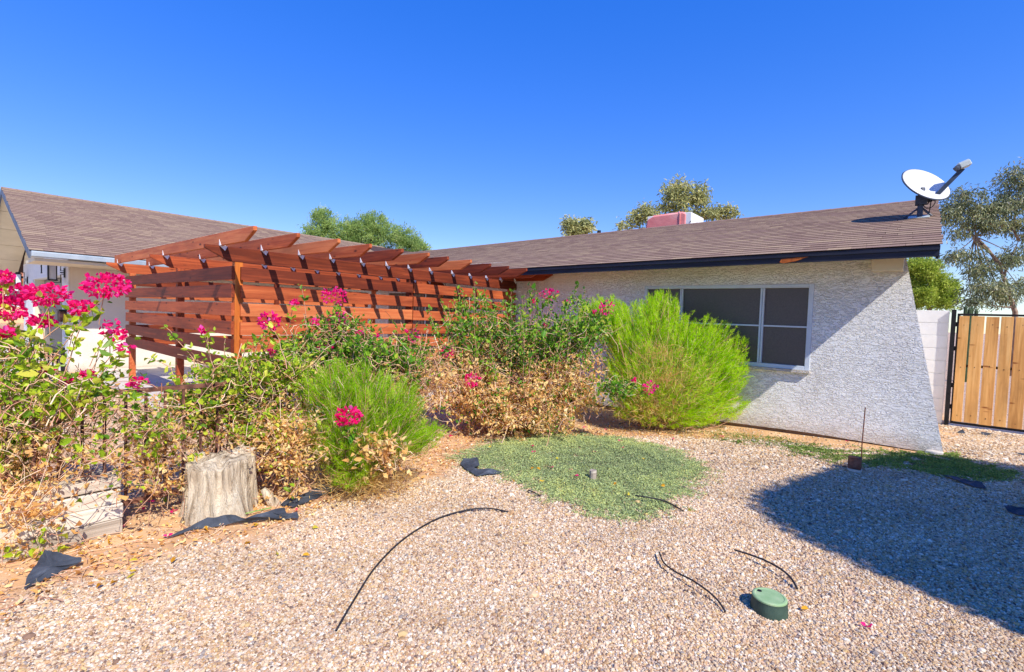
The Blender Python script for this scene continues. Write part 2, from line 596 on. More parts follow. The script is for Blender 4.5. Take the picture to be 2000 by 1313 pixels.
def build_gravel():
    # pebble positions: jittered, denser near the camera
    pts = []
    ax = np.array([-0.637, 0.77])
    rt = np.array([0.77, 0.637])
    for d0, d1, dens, rad in ((1.35, 2.6, 15000, 0.0053), (2.6, 3.6, 11500, 0.0058), (3.6, 5.0, 8400, 0.0068), (5.0, 7.2, 4600, 0.0092), (7.2, 10.5, 1900, 0.012)):
        wid = 3.0 * d1 + 1.2
        n = int((d1 - d0) * wid * dens)
        d = RNG.uniform(d0, d1, n)
        s = RNG.uniform(-wid / 2, wid / 2, n)
        keep = (s > -1.1 * d - 0.3) & (s < 1.45 * d + 0.5)
        d, s = d[keep], s[keep]
        xy = d[:, None] * ax + s[:, None] * rt
        g = gravel_mask(xy[:, 0], xy[:, 1])
        k = RNG.uniform(0, 1, len(xy)) < np.maximum(g ** 1.5, np.where(xy[:, 0] > -4.2, 0.10, 0.12)) * np.where(g < .5, .8, 1)
        k &= ~((xy[:, 1] > 7.66) & (xy[:, 0] < 0.33)) & ~((xy[:, 1] > 10.3))
        k &= ~((xy[:, 0] < -6.3) & (xy[:, 1] > 2.0))
        rl = np.array([gnd(*q)[:2] for q in ((1640, 1060), (1655, 1120), (1668, 1170), (1660, 1240))])
        dr = np.min([np.abs(np.cross(rl[i + 1] - rl[i], xy - rl[i])) / np.linalg.norm(rl[i + 1] - rl[i]) + 9 * (((xy - rl[i]) @ (rl[i + 1] - rl[i]) < 0) | ((xy - rl[i + 1]) @ (rl[i + 1] - rl[i]) > 0)) for i in range(3)], axis=0)
        k &= ~((dr < 0.022 * (0.6 + 0.5 * np.sin(40 * xy[:, 1]))) & (RNG.uniform(0, 1, len(xy)) < 0.75))
        xy = xy[k]
        r = rad * np.exp(RNG.normal(0, 0.28, len(xy)))
        pts.append(np.column_stack([xy, r]))
    P = np.concatenate(pts)
    n = len(P)
    v = np.column_stack([P[:, 0], P[:, 1], gz(P[:, 0], P[:, 1]) + P[:, 2] * 0.28])
    me = bpy.data.meshes.new('gravel')
    me.vertices.add(n)
    me.vertices.foreach_set('co', v.astype(np.float32).ravel())
    P[:, 2] *= np.where(RNG.uniform(0, 1, n) < 0.03, 1.7, 1.0)
    sc = P[:, 2:3] * np.column_stack([RNG.uniform(0.8, 1.4, n), RNG.uniform(0.7, 1.1, n), RNG.uniform(0.5, 0.85, n)])
    rot = np.column_stack([RNG.normal(0, 0.35, n), RNG.normal(0, 0.35, n), RNG.uniform(0, 6.28, n)])
    pal = np.array([S(c[0], c[1], c[2])[:3] for c in ((222, 198, 168), (210, 178, 140), (198, 158, 114), (176, 138, 100), (142, 110, 88), (228, 212, 188),
                                                       (156, 142, 132), (192, 162, 134), (212, 176, 122), (112, 92, 82), (214, 186, 152), (232, 220, 200))])
    pr = np.array([16, 16, 11, 7, 3.5, 8, 5, 11, 7, 2, 14, 3.5], float)
    ci = RNG.choice(len(pal), n, p=pr / pr.sum())
    lowf = 1 + 0.07 * np.sin(2.3 * P[:, 0] + 1.7 * np.sin(1.9 * P[:, 1])) * np.sin(2.9 * P[:, 1] + 0.7) + 0.05 * np.sin(7.1 * P[:, 0] - 5.3 * P[:, 1])
    col = pal[ci] * RNG.uniform(0.84, 1.02, (n, 1)) * lowf[:, None] * np.array([0.97, 1.0, 1.02])
    for nm, arr in (('scl', sc), ('rot', rot)):
        a = me.attributes.new(nm, 'FLOAT_VECTOR', 'POINT')
        a.data.foreach_set('vector', arr.astype(np.float32).ravel())
    a = me.attributes.new('col', 'FLOAT_COLOR', 'POINT')
    a.data.foreach_set('color', np.column_stack([col, np.ones(n)]).astype(np.float32).ravel())
    me.update()
    m, nt, p, out = nodes_of('gravel_stone')
    at = nt.nodes.new('ShaderNodeAttribute')
    at.attribute_type = 'INSTANCER'
    at.attribute_name = 'col'
    nt.links.new(at.outputs['Color'], p.inputs['Base Color'])
    p.inputs['Roughness'].default_value = 0.8
    p.inputs['Specular IOR Level'].default_value = 0.2
    o = bpy.data.objects.new('gravel', me)
    me.materials.append(m)
    link(o)
    tag(o, 'pinkish tan crushed gravel spread over the front yard', kind='stuff')
    g = bpy.data.node_groups.new('gravel_scatter', 'GeometryNodeTree')
    g.interface.new_socket('Geometry', in_out='INPUT', socket_type='NodeSocketGeometry')
    g.interface.new_socket('Geometry', in_out='OUTPUT', socket_type='NodeSocketGeometry')
    N = g.nodes
    gi, go = N.new('NodeGroupInput'), N.new('NodeGroupOutput')
    ico = N.new('GeometryNodeMeshIcoSphere')
    ico.inputs['Radius'].default_value = 1.0
    ico.inputs['Subdivisions'].default_value = 1
    sm = N.new('GeometryNodeSetMaterial')
    sm.inputs['Material'].default_value = m
    ip = N.new('GeometryNodeInstanceOnPoints')
    na, nb = N.new('GeometryNodeInputNamedAttribute'), N.new('GeometryNodeInputNamedAttribute')
    na.data_type = nb.data_type = 'FLOAT_VECTOR'
    na.inputs['Name'].default_value = 'scl'
    nb.inputs['Name'].default_value = 'rot'
    L = g.links
    L.new(gi.outputs[0], ip.inputs['Points'])
    L.new(ico.outputs['Mesh'], sm.inputs['Geometry'])
    L.new(sm.outputs[0], ip.inputs['Instance'])
    L.new(na.outputs['Attribute'], ip.inputs['Scale'])
    L.new(nb.outputs['Attribute'], ip.inputs['Rotation'])
    L.new(ip.outputs[0], go.inputs[0])
    md = o.modifiers.new('scatter', 'NODES')
    md.node_group = g
    print('pebbles', n)


# concrete slabs
def slab(name, lo, hi, label):
    o = bx(name, lo, hi, M['concrete'])
    tag(o, label, kind='structure')


slab('patio', (-13.58, 2.02, -0.1), (-6.42, 7.68, 0.035), 'pale concrete patio under the pergola')
slab('driveway', (-22.0, -14.0, -0.1), (-13.9, 1.88, 0.03), 'pale concrete driveway before the garage door')

# ------------------------------------------------------------------ house
YW = 7.70
EY, EZ = 7.04, 2.44          # right wing eave (front edge of the roof, top)
RX = 0.17                    # rake edge
RY, RZ = 10.75, 3.69         # ridge of right wing
PIT = (RZ - EZ) / (RY - EY)
LX, LZ, LY0 = -12.33, 2.395, 1.2   # garage wing eave
LRX, LRZ = -17.32, 4.20
VX = LX - (RZ - LZ) / ((LRZ - LZ) / (LX - LRX))      # where right ridge meets garage slope


def tiltz(x):                # the long eave drops very slightly to the west
    return 0.0085 * (x - RX)


house = thing('house', 'white stucco single storey house with brown shingle roofs and garage wing', 'house', (-6, 9, 0))


def build_walls():
    h = house
    top = 2.62
    # front wall with window opening
    wx0, wx1, wz0, wz1 = -3.515, -1.072, 0.895, 2.08

    def rx(z):
        return 0.352 - (z - 0.03) * 0.2005
    m = MB()
    y0, y1 = YW, YW + 0.2

    def zb(x):
        return 0.034 * (x + 0.8) + 0.055 if x > -3.5 else -0.03
    m.prism([(-13.58, y0, -0.05), (wx0, y0, zb(-3.5)), (wx0, y0, top), (-13.58, y0, top)], (0, 0.2, 0))
    m.prism([(wx0 + .0005, y0, zb(-3.5)), (wx1, y0, zb(wx1)), (wx1, y0, wz0), (wx0 + .0005, y0, wz0)], (0, 0.2, 0))
    m.prism([(wx0 + .0005, y0, wz1), (wx1, y0, wz1), (wx1, y0, top), (wx0 + .0005, y0, top)], (0, 0.2, 0))
    m.prism([(wx1 + .0005, y0, zb(wx1)), (rx(0.03), y0, 0.03), (rx(top), y0, top), (wx1 + .0005, y0, top)], (0, 0.2, 0))
    m.build('front_wall', M['stucco'], h)
    # side wall back from the slanted end (a little inboard), and back walls
    m = MB()
    m.prism([(-0.42, YW + 0.201, -0.1), (-0.42, 12.4, -0.1), (-0.42, 12.4, 2.95), (-0.42, RY, RZ - 0.08), (-0.42, YW + 0.201, 2.6)], (0.2, 0, 0))
    m.build('side_wall', M['stucco'], h)
    m = MB()
    m.prism([(-6, YW + 0.03, -0.12), (0.05, YW + 0.03, -0.12), (0.05, YW + 0.03, 0.10), (-6, YW + 0.03, 0.10)], (0, 0.15, 0))
    m.build('foundation', M['foundation'], h)
    # garage wing: side wall and front wall with door opening
    m = MB()
    gx = -13.6
    m.box((gx - 0.2, 1.9, -0.05), (gx, 7.9, 2.6))
    m.build('courtyard_wall', M['stucco_fine'], h)
    m = MB()
    gy0, gy1 = 1.88, 2.08
    dx0, dx1, dz = -18.9, -14.35, 2.06
    m.box((dx1, gy0, -0.05), (gx + 0.002, gy0 + 0.018, 2.55))
    m.box((dx1, gy0 + 0.02, -0.05), (gx - 0.21, gy1, 2.55))
    m.box((-21.0, gy0, -0.05), (dx0, gy1, 2.55))
    m.box((dx0 + .001, gy0, dz), (dx1 - .001, gy1, 2.55))
    m.build('garage_front_wall', M['stucco'], h)
    m = MB()
    m.box((-21.0, 2.1, -0.05), (-20.8, 14, 2.5))
    m.build('garage_far_wall', M['stucco'], h)
    # door trim and door panels
    bx('garage_door_jamb', (dx0, gy0 + .03, 0.0), (dx0 + 0.06, gy1 + 0.1, dz - .001), M['cream'], h)
    bx('garage_door_jamb', (dx1 - 0.06, gy0 + .03, 0.0), (dx1, gy1 + 0.1, dz - .001), M['cream'], h)
    gd = bx('garage_door', (dx0 + 0.06, gy1 + 0.04, 0.03), (dx1 - 0.06, gy1 + 0.08, dz - 0.002), M['garage'], h)
    npn = 26
    wpx = (dx1 - dx0 - 0.14) / npn
    me = None
    for i in range(npn):
        x0 = dx0 + 0.07 + i * wpx
        c = (x0 + wpx / 2, gy1 + 0.03, 1.04)
        if me is None:
            mm = MB()
            mm.box((-wpx / 2 + 0.012, -0.012, -0.99), (wpx / 2 - 0.012, 0.0095, 1.0))
            me = mm.mesh('panel')
        place('panel', me, M['garage'], gd, c)
    # gable with siding boards
    slope = (LRZ - LZ) / (LX - LRX)
    half = 21.0 - 17.32
    mz = 2.553
    k = 0
    while mz < LRZ - 0.35:
        z1 = min(mz + 0.28, LRZ - 0.2)
        zt = LRZ - 0.12
        a0, a1 = min((zt - mz) / slope, 3.72), min((zt - z1 + 0.01) / slope, 3.72)
        mm = MB()
        mm.prism([(-17.32 - a0, 0, mz), (-17.32 + a0, 0, mz), (-17.32 + a1, 0, z1 - 0.012), (-17.32 - a1, 0, z1 - 0.012)], (0, 0.05, 0))
        mm.build('gable_board', M['cream'], h, (0, gy0 + 0.01 + 0.004 * (k % 2), 0))
        mz = z1
        k += 1
    # house number
    m = MB()
    nz = 2.20
    nx = -17.25
    m.box((nx - 0.02, gy0 - 0.02, nz), (nx + 0.03, gy0 - 0.001, nz + 0.19))
    m.box((nx - 0.07, gy0 - 0.02, nz - 0.022), (nx + 0.08, gy0 - 0.001, nz - 0.002))
    m.prism([(nx - 0.021, gy0 - 0.02, nz + 0.19), (nx - 0.021, gy0 - 0.02, nz + 0.15), (nx - 0.08, gy0 - 0.02, nz + 0.14)], (0, 0.019, 0))
    m.build('house_number', M['black_metal'], h)
    # cream beam end under the eave
    bx('beam_end', (-0.44, 7.42, 2.215), (-0.135, 7.695, 2.44), M['cream'], h)
    build_window(h, wx0, wx1, wz0, wz1)
    # sliding door seen through the pergola
    w2 = bx('patio_door', (-10.6, YW - 0.03, 0.05), (-7.6, YW - 0.002, 2.05), M['frame_white'], h)
    for x0, x1 in ((-10.54, -9.12), (-9.06, -7.66)):
        bx('pane', (x0, YW - 0.036, 0.12), (x1, YW - 0.031, 1.98), M['screen'], w2)
    me = None
    for i in range(12):
        c = (-10.48 + i * 0.118, YW - 0.045, 1.05)
        if me is None:
            mm = MB()
            mm.box((-0.045, -0.006, -0.9), (0.045, 0.004, 0.9))
            me = mm.mesh('blind_slat')
        place('blind_slat', me, M['garage'], w2, c)


def build_window(h, x0, x1, z0, z1):
    y = YW
    w = thing_part('window', h)
    fw = M['frame_white']
    m = MB()
    m.box((x0, y - 0.012, z0), (x0 + 0.055, y + 0.08, z1))
    m.box((x1 - 0.06, y - 0.012, z0), (x1, y + 0.08, z1))
    m.box((x0 + 0.0555, y - 0.012, z1 - 0.05), (x1 - 0.0605, y + 0.08, z1))
    m.box((x0 + 0.0555, y - 0.012, z0), (x1 - 0.0605, y + 0.08, z0 + 0.055))
    m.build('frame', fw, w, bevel=0.004)
    bx('sill', (x0 - 0.01, y - 0.05, z0 - 0.035), (x1 + 0.01, y + 0.02, z0 - 0.002), M['stucco'], w)
    xs = [x0 + 0.055, -2.912, -2.861, -1.735, -1.676, x1 - 0.06]
    zb, zt = z0 + 0.055, z1 - 0.05
    for a in (1, 3):
        m = MB()
        mid = (xs[a] + xs[a + 1]) / 2
        m.box((xs[a], y - 0.004, zb + .0005), (mid - 0.003, y + 0.07, zt - .0005))
        m.box((mid + 0.003, y - 0.009, zb + .0005), (xs[a + 1], y + 0.07, zt - .0005))
        m.build('mullion', fw, w, bevel=0.003)
    for a in (0, 2, 4):
        bx('muntin', (xs[a] + .0005, y + 0.005, 1.478), (xs[a + 1] - .0005, y + 0.03, 1.500), fw, w)
        bx('pane', (xs[a] + .0005, y + 0.033, zb + .001), (xs[a + 1] - .0005, y + 0.045, zt - .001), M['screen'], w)


def thing_part(name, parent):
    o = bpy.data.objects.new(name, None)
    o.empty_display_size = 0.1
    return link(o, parent, PW[parent.name])


def roof_frame(kind):
    if kind == 'front':
        o = Vector((RX, EY, EZ))
        u = Vector((-1, 0, -0.0085)).normalized()
        v = Vector((0, RY - EY, RZ - EZ)).normalized()
    else:
        o = Vector((LX, LY0, LZ))
        u = Vector((0, 1, 0))
        v = Vector((LRX - LX, 0, LRZ - LZ)).normalized()
    n = u.cross(v)
    if n.z < 0:
        n = -n
    return o, u, v, n


def shingle_verts(w, ln, th):
    # local: x along the course, y up the slope; butt end thick, lies on the course below
    return [(0, 0, 0.004), (w, 0, 0.004), (w, ln, 0.0), (0, ln, 0.0), (0, 0, 0.004 + th), (w, 0, 0.004 + th), (w, ln, 0.0035), (0, ln, 0.0035)]


SH_F = [(4, 5, 6, 7), (0, 1, 5, 4), (1, 2, 6, 5), (3, 0, 4, 7), (0, 3, 2, 1)]


def build_roofs():
    h = house
    # decks
    m = MB()
    t = tiltz
    poly = [(RX, EY, EZ), (LX + 0.01, EY, EZ + t(LX)), (VX, RY, RZ + t(VX)), (RX, RY, RZ)]
    m.prism([(x, y, z - 0.03) for x, y, z in poly], (0, 0, 0.028))
    front = m.build('front_roof', M['roofdeck'], h)
    m = MB()
    poly = [(RX, RY, RZ), (VX, RY, RZ + t(VX)), (VX, 12.5, RZ - PIT * 1.75 + t(VX)), (RX, 12.5, RZ - PIT * 1.75)]
    m.prism([(x, y + .002, z - 0.03) for x, y, z in poly], (0, 0, 0.028))
    m.build('rear_roof', M['roofdeck'], h)
    m = MB()
    m.prism([(LX, LY0, LZ - .03), (LRX, LY0, LRZ - .03), (LRX, 15, LRZ - .03), (LX, 15, LZ - .03)], (0, 0, 0.028))
    garage = m.build('garage_roof', M['roofdeck'], h)
    m = MB()
    m.prism([(LRX - .002, LY0, LRZ - .03), (-22.3, LY0, LZ - .03), (-22.3, 15, LZ - .03), (LRX - .002, 15, LRZ - .03)], (0, 0, 0.028))
    m.build('garage_far_roof', M['roofdeck'], h)
    # shingles, course by course
    EXP = 0.142
    for kind, deck in (('front', front), ('garage', garage)):
        o, u, v, n = roof_frame(kind)
        vlen = (Vector((0, RY - EY, RZ - EZ)).length if kind == 'front' else Vector((LRX - LX, 0, LRZ - LZ)).length)
        singles, rest = [], []
        c = 0
        s = -0.02
        while s < vlen - 0.02:
            fr = (s / vlen)
            umax = (RX - (LX + (VX - LX) * fr)) if kind == 'front' else (EY - LY0 + (RY - EY) * min(fr * vlen * 1.0 / 3.94, 1.0) * 1.0 + 0.3)
            a = -0.015 - random.random() * 0.02
            off = random.random() * 0.2
            while a < umax:
                w = random.choice((0.14, 0.19, 0.24, 0.3, 0.36)) + (off if a < 0 else 0)
                w = min(w, umax - a + 0.02)
                (singles if kind == 'front' else rest).append((a, s, w))
                a += w + 0.003
            s += EXP
            c += 1
        if kind == 'front':
            # the nearest shingles are single objects
            def dist(q):
                p = o + u * q[0] + v * q[1]
                return (p - Vector(EYE)).length
            singles.sort(key=dist)
            rest = singles[300:]
            singles = singles[:300]
        mm = Matrix((u, v, n)).transposed().to_4x4()
        cache = {}
        for a, b, w in singles:
            wk = round(w, 2)
            if wk not in cache:
                me = bpy.data.meshes.new('shingle')
                me.from_pydata(shingle_verts(wk, 0.18, 0.008), [], SH_F)
                me.update()
                ta = me.attributes.new('tone', 'FLOAT', 'FACE')
                ta.data.foreach_set('value', [0.0, -1.0, 0.0, 0.0, 0.0])
                me.materials.append(M['shingle'])
                cache[wk] = me
            p = o + u * a + v * b + n * 0.002
            ob = bpy.data.objects.new('shingle', cache[wk])
            COL.objects.link(ob)
            ob.parent = deck
            ob.matrix_local = Matrix.Translation(p) @ mm @ Matrix.Rotation(R_(random.uniform(-.4, .4)), 4, 'Z')
        vs, fs, tn = [], [], []
        for a, b, w in rest:
            base = len(vs)
            for q in shingle_verts(w, 0.18, 0.007 + random.random() * 0.002):
                vs.append(o + u * (a + q[0]) + v * (b + q[1]) + n * (q[2] + 0.002))
            fs += [[base + i for i in f] for f in SH_F]
            q5 = random.random()
            tn += [q5, -1.0, q5, q5, q5]
        me = mesh_np('shingle_field', np.array(vs), np.array(fs), 4, tone=tn)
        ob = place('shingle_field', me, M['shingle'], deck)
        tag(ob, kind='stuff')
        # ridge caps
        m = MB()
        L = (RX - VX) if kind == 'front' else 11.0
        k = 0.0
        while k < L:
            if kind == 'front':
                p0 = Vector((RX - k, RY, RZ + tiltz(RX - k) + 0.012))
                dn1, dn2, al = Vector((0, -0.13, -0.044)), Vector((0, 0.13, -0.044)), Vector((-0.24, 0, -0.006))
            else:
                p0 = Vector((LRX, LY0 + k, LRZ + 0.012))
                dn1, dn2, al = Vector((0.13, 0, -0.047)), Vector((-0.13, 0, -0.047)), Vector((0, 0.24, -0.006))
            hh = Vector((0, 0, 0.014))
            m.prism([p0 + dn1, p0, p0 + dn2, p0 + dn2 + hh, p0 + hh, p0 + dn1 + hh], al)
            k += 0.245
        m.build('ridge_cap', M['shingle'], h)
    # fascia of the right wing
    m = MB()
    m.prism([(RX + 0.002, EY + 0.006, EZ - 0.125), (LX - 0.2, EY + 0.006, EZ - 0.125 + tiltz(LX)), (LX - 0.2, EY + 0.006, EZ - 0.031 + tiltz(LX)), (RX + 0.002, EY + 0.006, EZ - 0.031)], (0, 0.035, 0))
    m.build('fascia', M['fascia'], h)
    m = MB()
    m.prism([(RX + 0.004, EY - 0.012, EZ - 0.055), (LX - 0.2, EY - 0.012, EZ - 0.055 + tiltz(LX)), (LX - 0.2, EY - 0.012, EZ - 0.008 + tiltz(LX)), (RX + 0.004, EY - 0.012, EZ - 0.008)], (0, 0.0175, 0))
    m.build('drip_edge', M['fascia'], h)
    # rake board at the gable end
    m = MB()
    m.prism([(RX - 0.03, EY + 0.042, EZ - 0.15), (RX - 0.03, RY, RZ - 0.16), (RX - 0.03, RY, RZ - 0.032), (RX - 0.03, EY + 0.042, EZ - 0.032 + 0.014)], (0.028, 0, 0))
    m.build('rake_board', M['fascia'], h)
    # sloped soffit boards
    m = MB()
    zs = lambda y: EZ - 0.034 + PIT * (y - EY)
    m.prism([(RX - 0.032, EY + 0.043, zs(EY + .043) - 0.02), (LX - 1, EY + 0.043, zs(EY + .043) - 0.02 + tiltz(LX)), (LX - 1, 7.69, zs(7.69) - 0.02 + tiltz(LX)), (RX - 0.032, 7.69, zs(7.69) - 0.02)], (0, 0, 0.015))
    m.build('soffit', M['cream'], h)
    # splintered fascia patch
    px = onp(1552, 507, 1, EY)
    m = MB()
    m.prism([(px[0] - 0.17, EY - 0.004, px[2] - 0.028), (px[0] - 0.13, EY - 0.004, px[2] - 0.045), (px[0] + 0.02, EY - 0.004, px[2] - 0.02), (px[0] + 0.15, EY - 0.004, px[2] + 0.028), (px[0] - 0.15, EY - 0.004, px[2] + 0.012)], (0, 0.009, 0))
    o = m.build('bare_wood_patch', M['postwood'], h)
    tag(o, 'splintered bare wood on the dark fascia')
    # vent pipe behind the ridge
    p = onp(1170, 452, 1, RY + 0.4)
    m = MB()
    m.tube([(p[0], p[1], RZ - 0.3), (p[0], p[1], p[2] + 0.02)], 0.05, 10)
    m.build('vent_pipe', M['black_metal'], h)
    # garage wing eave: gutter, soffit, rake board
    m = MB()
    m.prism([(LX + 0.01, LY0, LZ - 0.02), (LX + 0.12, LY0, LZ - 0.02), (LX + 0.12, LY0, LZ - 0.04), (LX + 0.10, LY0, LZ - 0.11), (LX + 0.01, LY0, LZ - 0.12)], (0, EY - LY0 - .02, 0))
    m.build('gutter', M['gutter'], h)
    m = MB()
    m.prism([(LX, LY0 + 0.05, LZ - 0.19), (LX, LY0 + 0.05, LZ - 0.135), (-13.59, LY0 + 0.05, LZ - 0.135), (-13.59, LY0 + 0.05, LZ - 0.19)], (0, 5.8, 0))
    m.build('eave_soffit', M['cream'], h)
    for sgn in (1, -1):
        m = MB()
        xe = LX if sgn > 0 else -22.3
        m.prism([(xe, LY0 - 0.03, LZ + 0.0), (xe, LY0 - 0.03, LZ - 0.15), (LRX, LY0 - 0.03, LRZ - 0.15), (LRX, LY0 - 0.03, LRZ + 0.0)], (0, 0.029, 0))
        m.build('rake_board', M['rake'], h)
    m = MB()
    m.prism([(LX - .05, LY0 + 0.02, LZ - 0.035), (LRX, LY0 + 0.02, LRZ - 0.055), (LRX, LY0 + 0.02, LRZ - 0.035)], (0, 0.66, 0))
    m.build('gable_soffit', M['cream'], h)
    for k in range(5):
        xa, xb = LRX - 0.03 - k * 1.0, LRX - 0.03 - k * 1.0 - 0.975
        sl = (LRZ - LZ) / (LX - LRX)
        za, zb = LRZ - 0.05 - (LRX - xa) * sl, LRZ - 0.05 - (LRX - xb) * sl
        m = MB()
        m.prism([(xa, LY0 + 0.01, za), (xb, LY0 + 0.01, zb), (xb, LY0 + 0.01, zb - 0.02), (xa, LY0 + 0.01, za - 0.02)], (0, 0.66, 0))
        m.build('soffit_panel', M['cream'], h)


build_walls()
build_roofs()


def onroof(px, py, off=0.0):
    r = ray(px, py)
    # z = EZ + PIT*(y-EY) + off
    t = (EZ + PIT * (0 - EY) + off - EYE[2]) / (r[2] - PIT * r[1])
    return EYE + r * t


# ------------------------------------------------------------------ dish
def build_dish():
    b = Vector(onroof(1796, 426, 0.0))
    d = thing('satellite_dish', 'pale oval satellite dish on a dark mast at the roof corner', 'satellite dish', b)
    dep = float((CR.T @ (np.array(b) - EYE))[2] * -1)
    vd = _cd(1809, 359)
    pp = np.array([0.66, 0.75, 0.0])
    pp -= vd * (pp @ vd)
    pp /= np.linalg.norm(pp)
    n = Vector(CR @ (-vd * 0.44 + pp * 0.898))
    dn = (Vector((0, 0, -1)) + n * n.z).normalized()
    sd = n.cross(dn)
    c = Vector(V(1809, 359, dep - 0.05))
    rr = 0.315
    # reflector: shallow bowl with rim
    m = MB()
    nr, na = 6, 36
    rows = []
    for side in (0, 1):
        for i in range(nr + 1):
            t = i / nr
            for k in range(na):
                a = 2 * math.pi * k / na
                p = c + (sd * math.cos(a) * 0.94 + dn * math.sin(a) * 1.04) * rr * t + n * (0.075 * (t * t - 1) - (0.012 if side else 0))
                m.v.append(tuple(p))
    for side in (0, 1):
        b0 = side * (nr + 1) * na
        for i in range(nr):
            for k in range(na):
                k2 = (k + 1) % na
                f = [b0 + i * na + k, b0 + i * na + k2, b0 + (i + 1) * na + k2, b0 + (i + 1) * na + k]
                m.f.append(f if side == 0 else f[::-1])
    e0, e1 = nr * na, (nr + 1) * na + nr * na
    for k in range(na):
        k2 = (k + 1) % na
        m.f.append([e0 + k, e0 + k2, e1 + k2, e1 + k])
    m.build('reflector', M['dish_white'], d, smooth=True)
    m = MB()
    ring = [c + (sd * math.cos(2 * math.pi * k / 40) * 0.94 + dn * math.sin(2 * math.pi * k / 40) * 1.04) * (rr + 0.004) - n * 0.012 for k in range(41)]
    m.tube(ring, 0.010, 5, cap=False)
    m.build('rim', M['dish_metal'], d)
    hinge = Vector(V(1820, 391, dep - 0.06))
    lnb = Vector(V(1883, 327, dep - 0.25))
    m = MB()
    a = (lnb - hinge).normalized()
    s2 = a.cross(Vector((0, 0, 1))).normalized() * 0.018
    u2 = s2.cross(a).normalized() * 0.026
    m.prism([hinge - s2 - u2, hinge + s2 - u2, hinge + s2 + u2, hinge - s2 + u2], (lnb - a * 0.02) - hinge)
    m.build('arm', M['dish_metal'], d)
    # feed head
    back = (c - lnb).normalized()
    sx = back.cross(Vector((0, 0, 1))).normalized()
    uy = sx.cross(back)
    fm = MB()
    q = lnb + uy * 0.03 - back * 0.07
    pr = [(-0.075, -0.04), (0.075, -0.04), (0.075, 0.025), (0.045, 0.05), (-0.045, 0.05), (-0.075, 0.025)]
    fm.prism([q + sx * x + uy * z for x, z in pr], back * 0.12)
    fd = fm.build('feed_head', M['lnb'], d, bevel=0.008)
    for sx_ in (-0.04, 0.04):
        hm = MB()
        hm.tube([q + back * 0.119 + sx * sx_, q + back * 0.15 + sx * sx_ - uy * 0.01], [0.03, 0.04], 10)
        hm.build('feed_horn', M['dish_metal'], fd)
    # mast, bracket, struts, foot, cable
    top = Vector(V(1790, 386, dep - 0.02))
    m = MB()
    m.tube([b + Vector((0, 0, 0.0)), Vector((b.x, b.y, top.z))], 0.033, 12)
    m.build('mast', M['dish_metal'], d)
    m = MB()
    t2 = Vector((b.x, b.y, top.z))
    m.box(t2 + Vector((-0.06, -0.05, -0.10)), t2 + Vector((0.07, 0.05, 0.03)))
    m.tube([t2 + Vector((0.02, 0, -0.02)), c - n * 0.08], 0.035, 8)
    m.tube([t2 + Vector((0.05, 0.0, -0.04)), hinge], 0.026, 8)
    m.build('bracket', M['dish_metal'], d)
    for dx, dy in ((-0.17, -0.05), (0.13, 0.03), (-0.02, 0.24)):
        m = MB()
        f = Vector((b.x + dx, b.y + dy, EZ + PIT * (b.y + dy - EY) + 0.012))
        m.tube([b + Vector((0, 0, 0.16)), f], 0.014, 6)
        m.build('strut', M['dish_metal'], d)
    m = MB()
    z = lambda dx, dy: EZ + PIT * (b.y + dy - EY) + 0.016
    m.prism([(b.x - .13, b.y - .09, z(0, -.09)), (b.x + .11, b.y - .09, z(0, -.09)), (b.x + .11, b.y + .09, z(0, .09)), (b.x - .13, b.y + .09, z(0, .09))], (0, 0, 0.008))
    m.build('foot_plate', M['lnb'], d)
    cb = MB()
    cc = Vector((b.x + 0.09, b.y - 0.02, b.z + 0.20))
    loop = [cc + Vector((0.065 * math.cos(a), 0.02 * math.sin(3 * a), 0.075 * math.sin(a))) for a in np.linspace(1.2, 1.2 + 4 * math.pi, 36)]
    pts = [hinge + Vector((-0.02, 0, -0.02)), t2 + Vector((0.07, 0, -0.1))] + loop + [b + Vector((0.10, 0.02, 0.05)), b + Vector((0.16, 0.05, 0.03)), Vector((RX + 0.01, b.y + .02, b.z - 0.1))]
    cb.tube(pts, 0.006, 5)
    cb.build('cable', M['black_metal'], d, smooth=True)


build_dish()


# ------------------------------------------------------------------ rooftop cooler
def build_cooler():
    y = RY + 1.0
    a, bq = onp(1256, 441, 1, y), onp(1341, 436, 1, y)
    c = onp(1346, 433, 1, y)
    ztop = onp(1310, 415, 1, y)[2]
    zb = RZ - 0.33
    t = thing('rooftop_cooler', 'boxy white rooftop cooler wrapped in a faded red tarp', 'cooler', ((a[0] + c[0]) / 2, y + .4, zb))
    bx('cabinet', (a[0] + 0.1, y + 0.02, zb - 0.15), (c[0] + 0.04, y + 0.9, ztop - 0.04), M['white_paint'], t, bevel=0.01)
    m = MB()
    x0, x1 = a[0], bq[0]
    prof = [(x0 - 0.02, zb), (x1, zb), (x1, ztop - 0.06), (x1 - 0.10, ztop), (x0 + 0.25, ztop - 0.02), (x0 + 0.08, ztop - 0.10)]
    m.prism([(x, y, z) for x, z in prof], (0, 0.95, 0))
    cv = m.build('tarp_cover', M['red_cover'], t, bevel=0.05)
    m = MB()
    m.tube([(x1 - 0.16, y - 0.012, zb), (x1 - 0.17, y - 0.012, ztop - 0.07), (x1 - 0.2, y + 0.02, ztop + 0.005)], 0.012, 5)
    m.build('strap', M['red_cover'], cv)
    for k in range(4):
        z0 = zb + 0.02 + k * (ztop - zb - 0.12) / 4
        bx('louver', (x1 + 0.10, y + 0.008, z0), (c[0] + 0.02, y + 0.02, z0 + 0.03), M['garage'], t)


build_cooler()

# ------------------------------------------------------------------ pergola
XF, YF = -6.24, 2.30
pergola = thing('pergola', 'red stained wooden pergola with slatted screens on two sides', 'pergola', (-8.6, 5, 0))


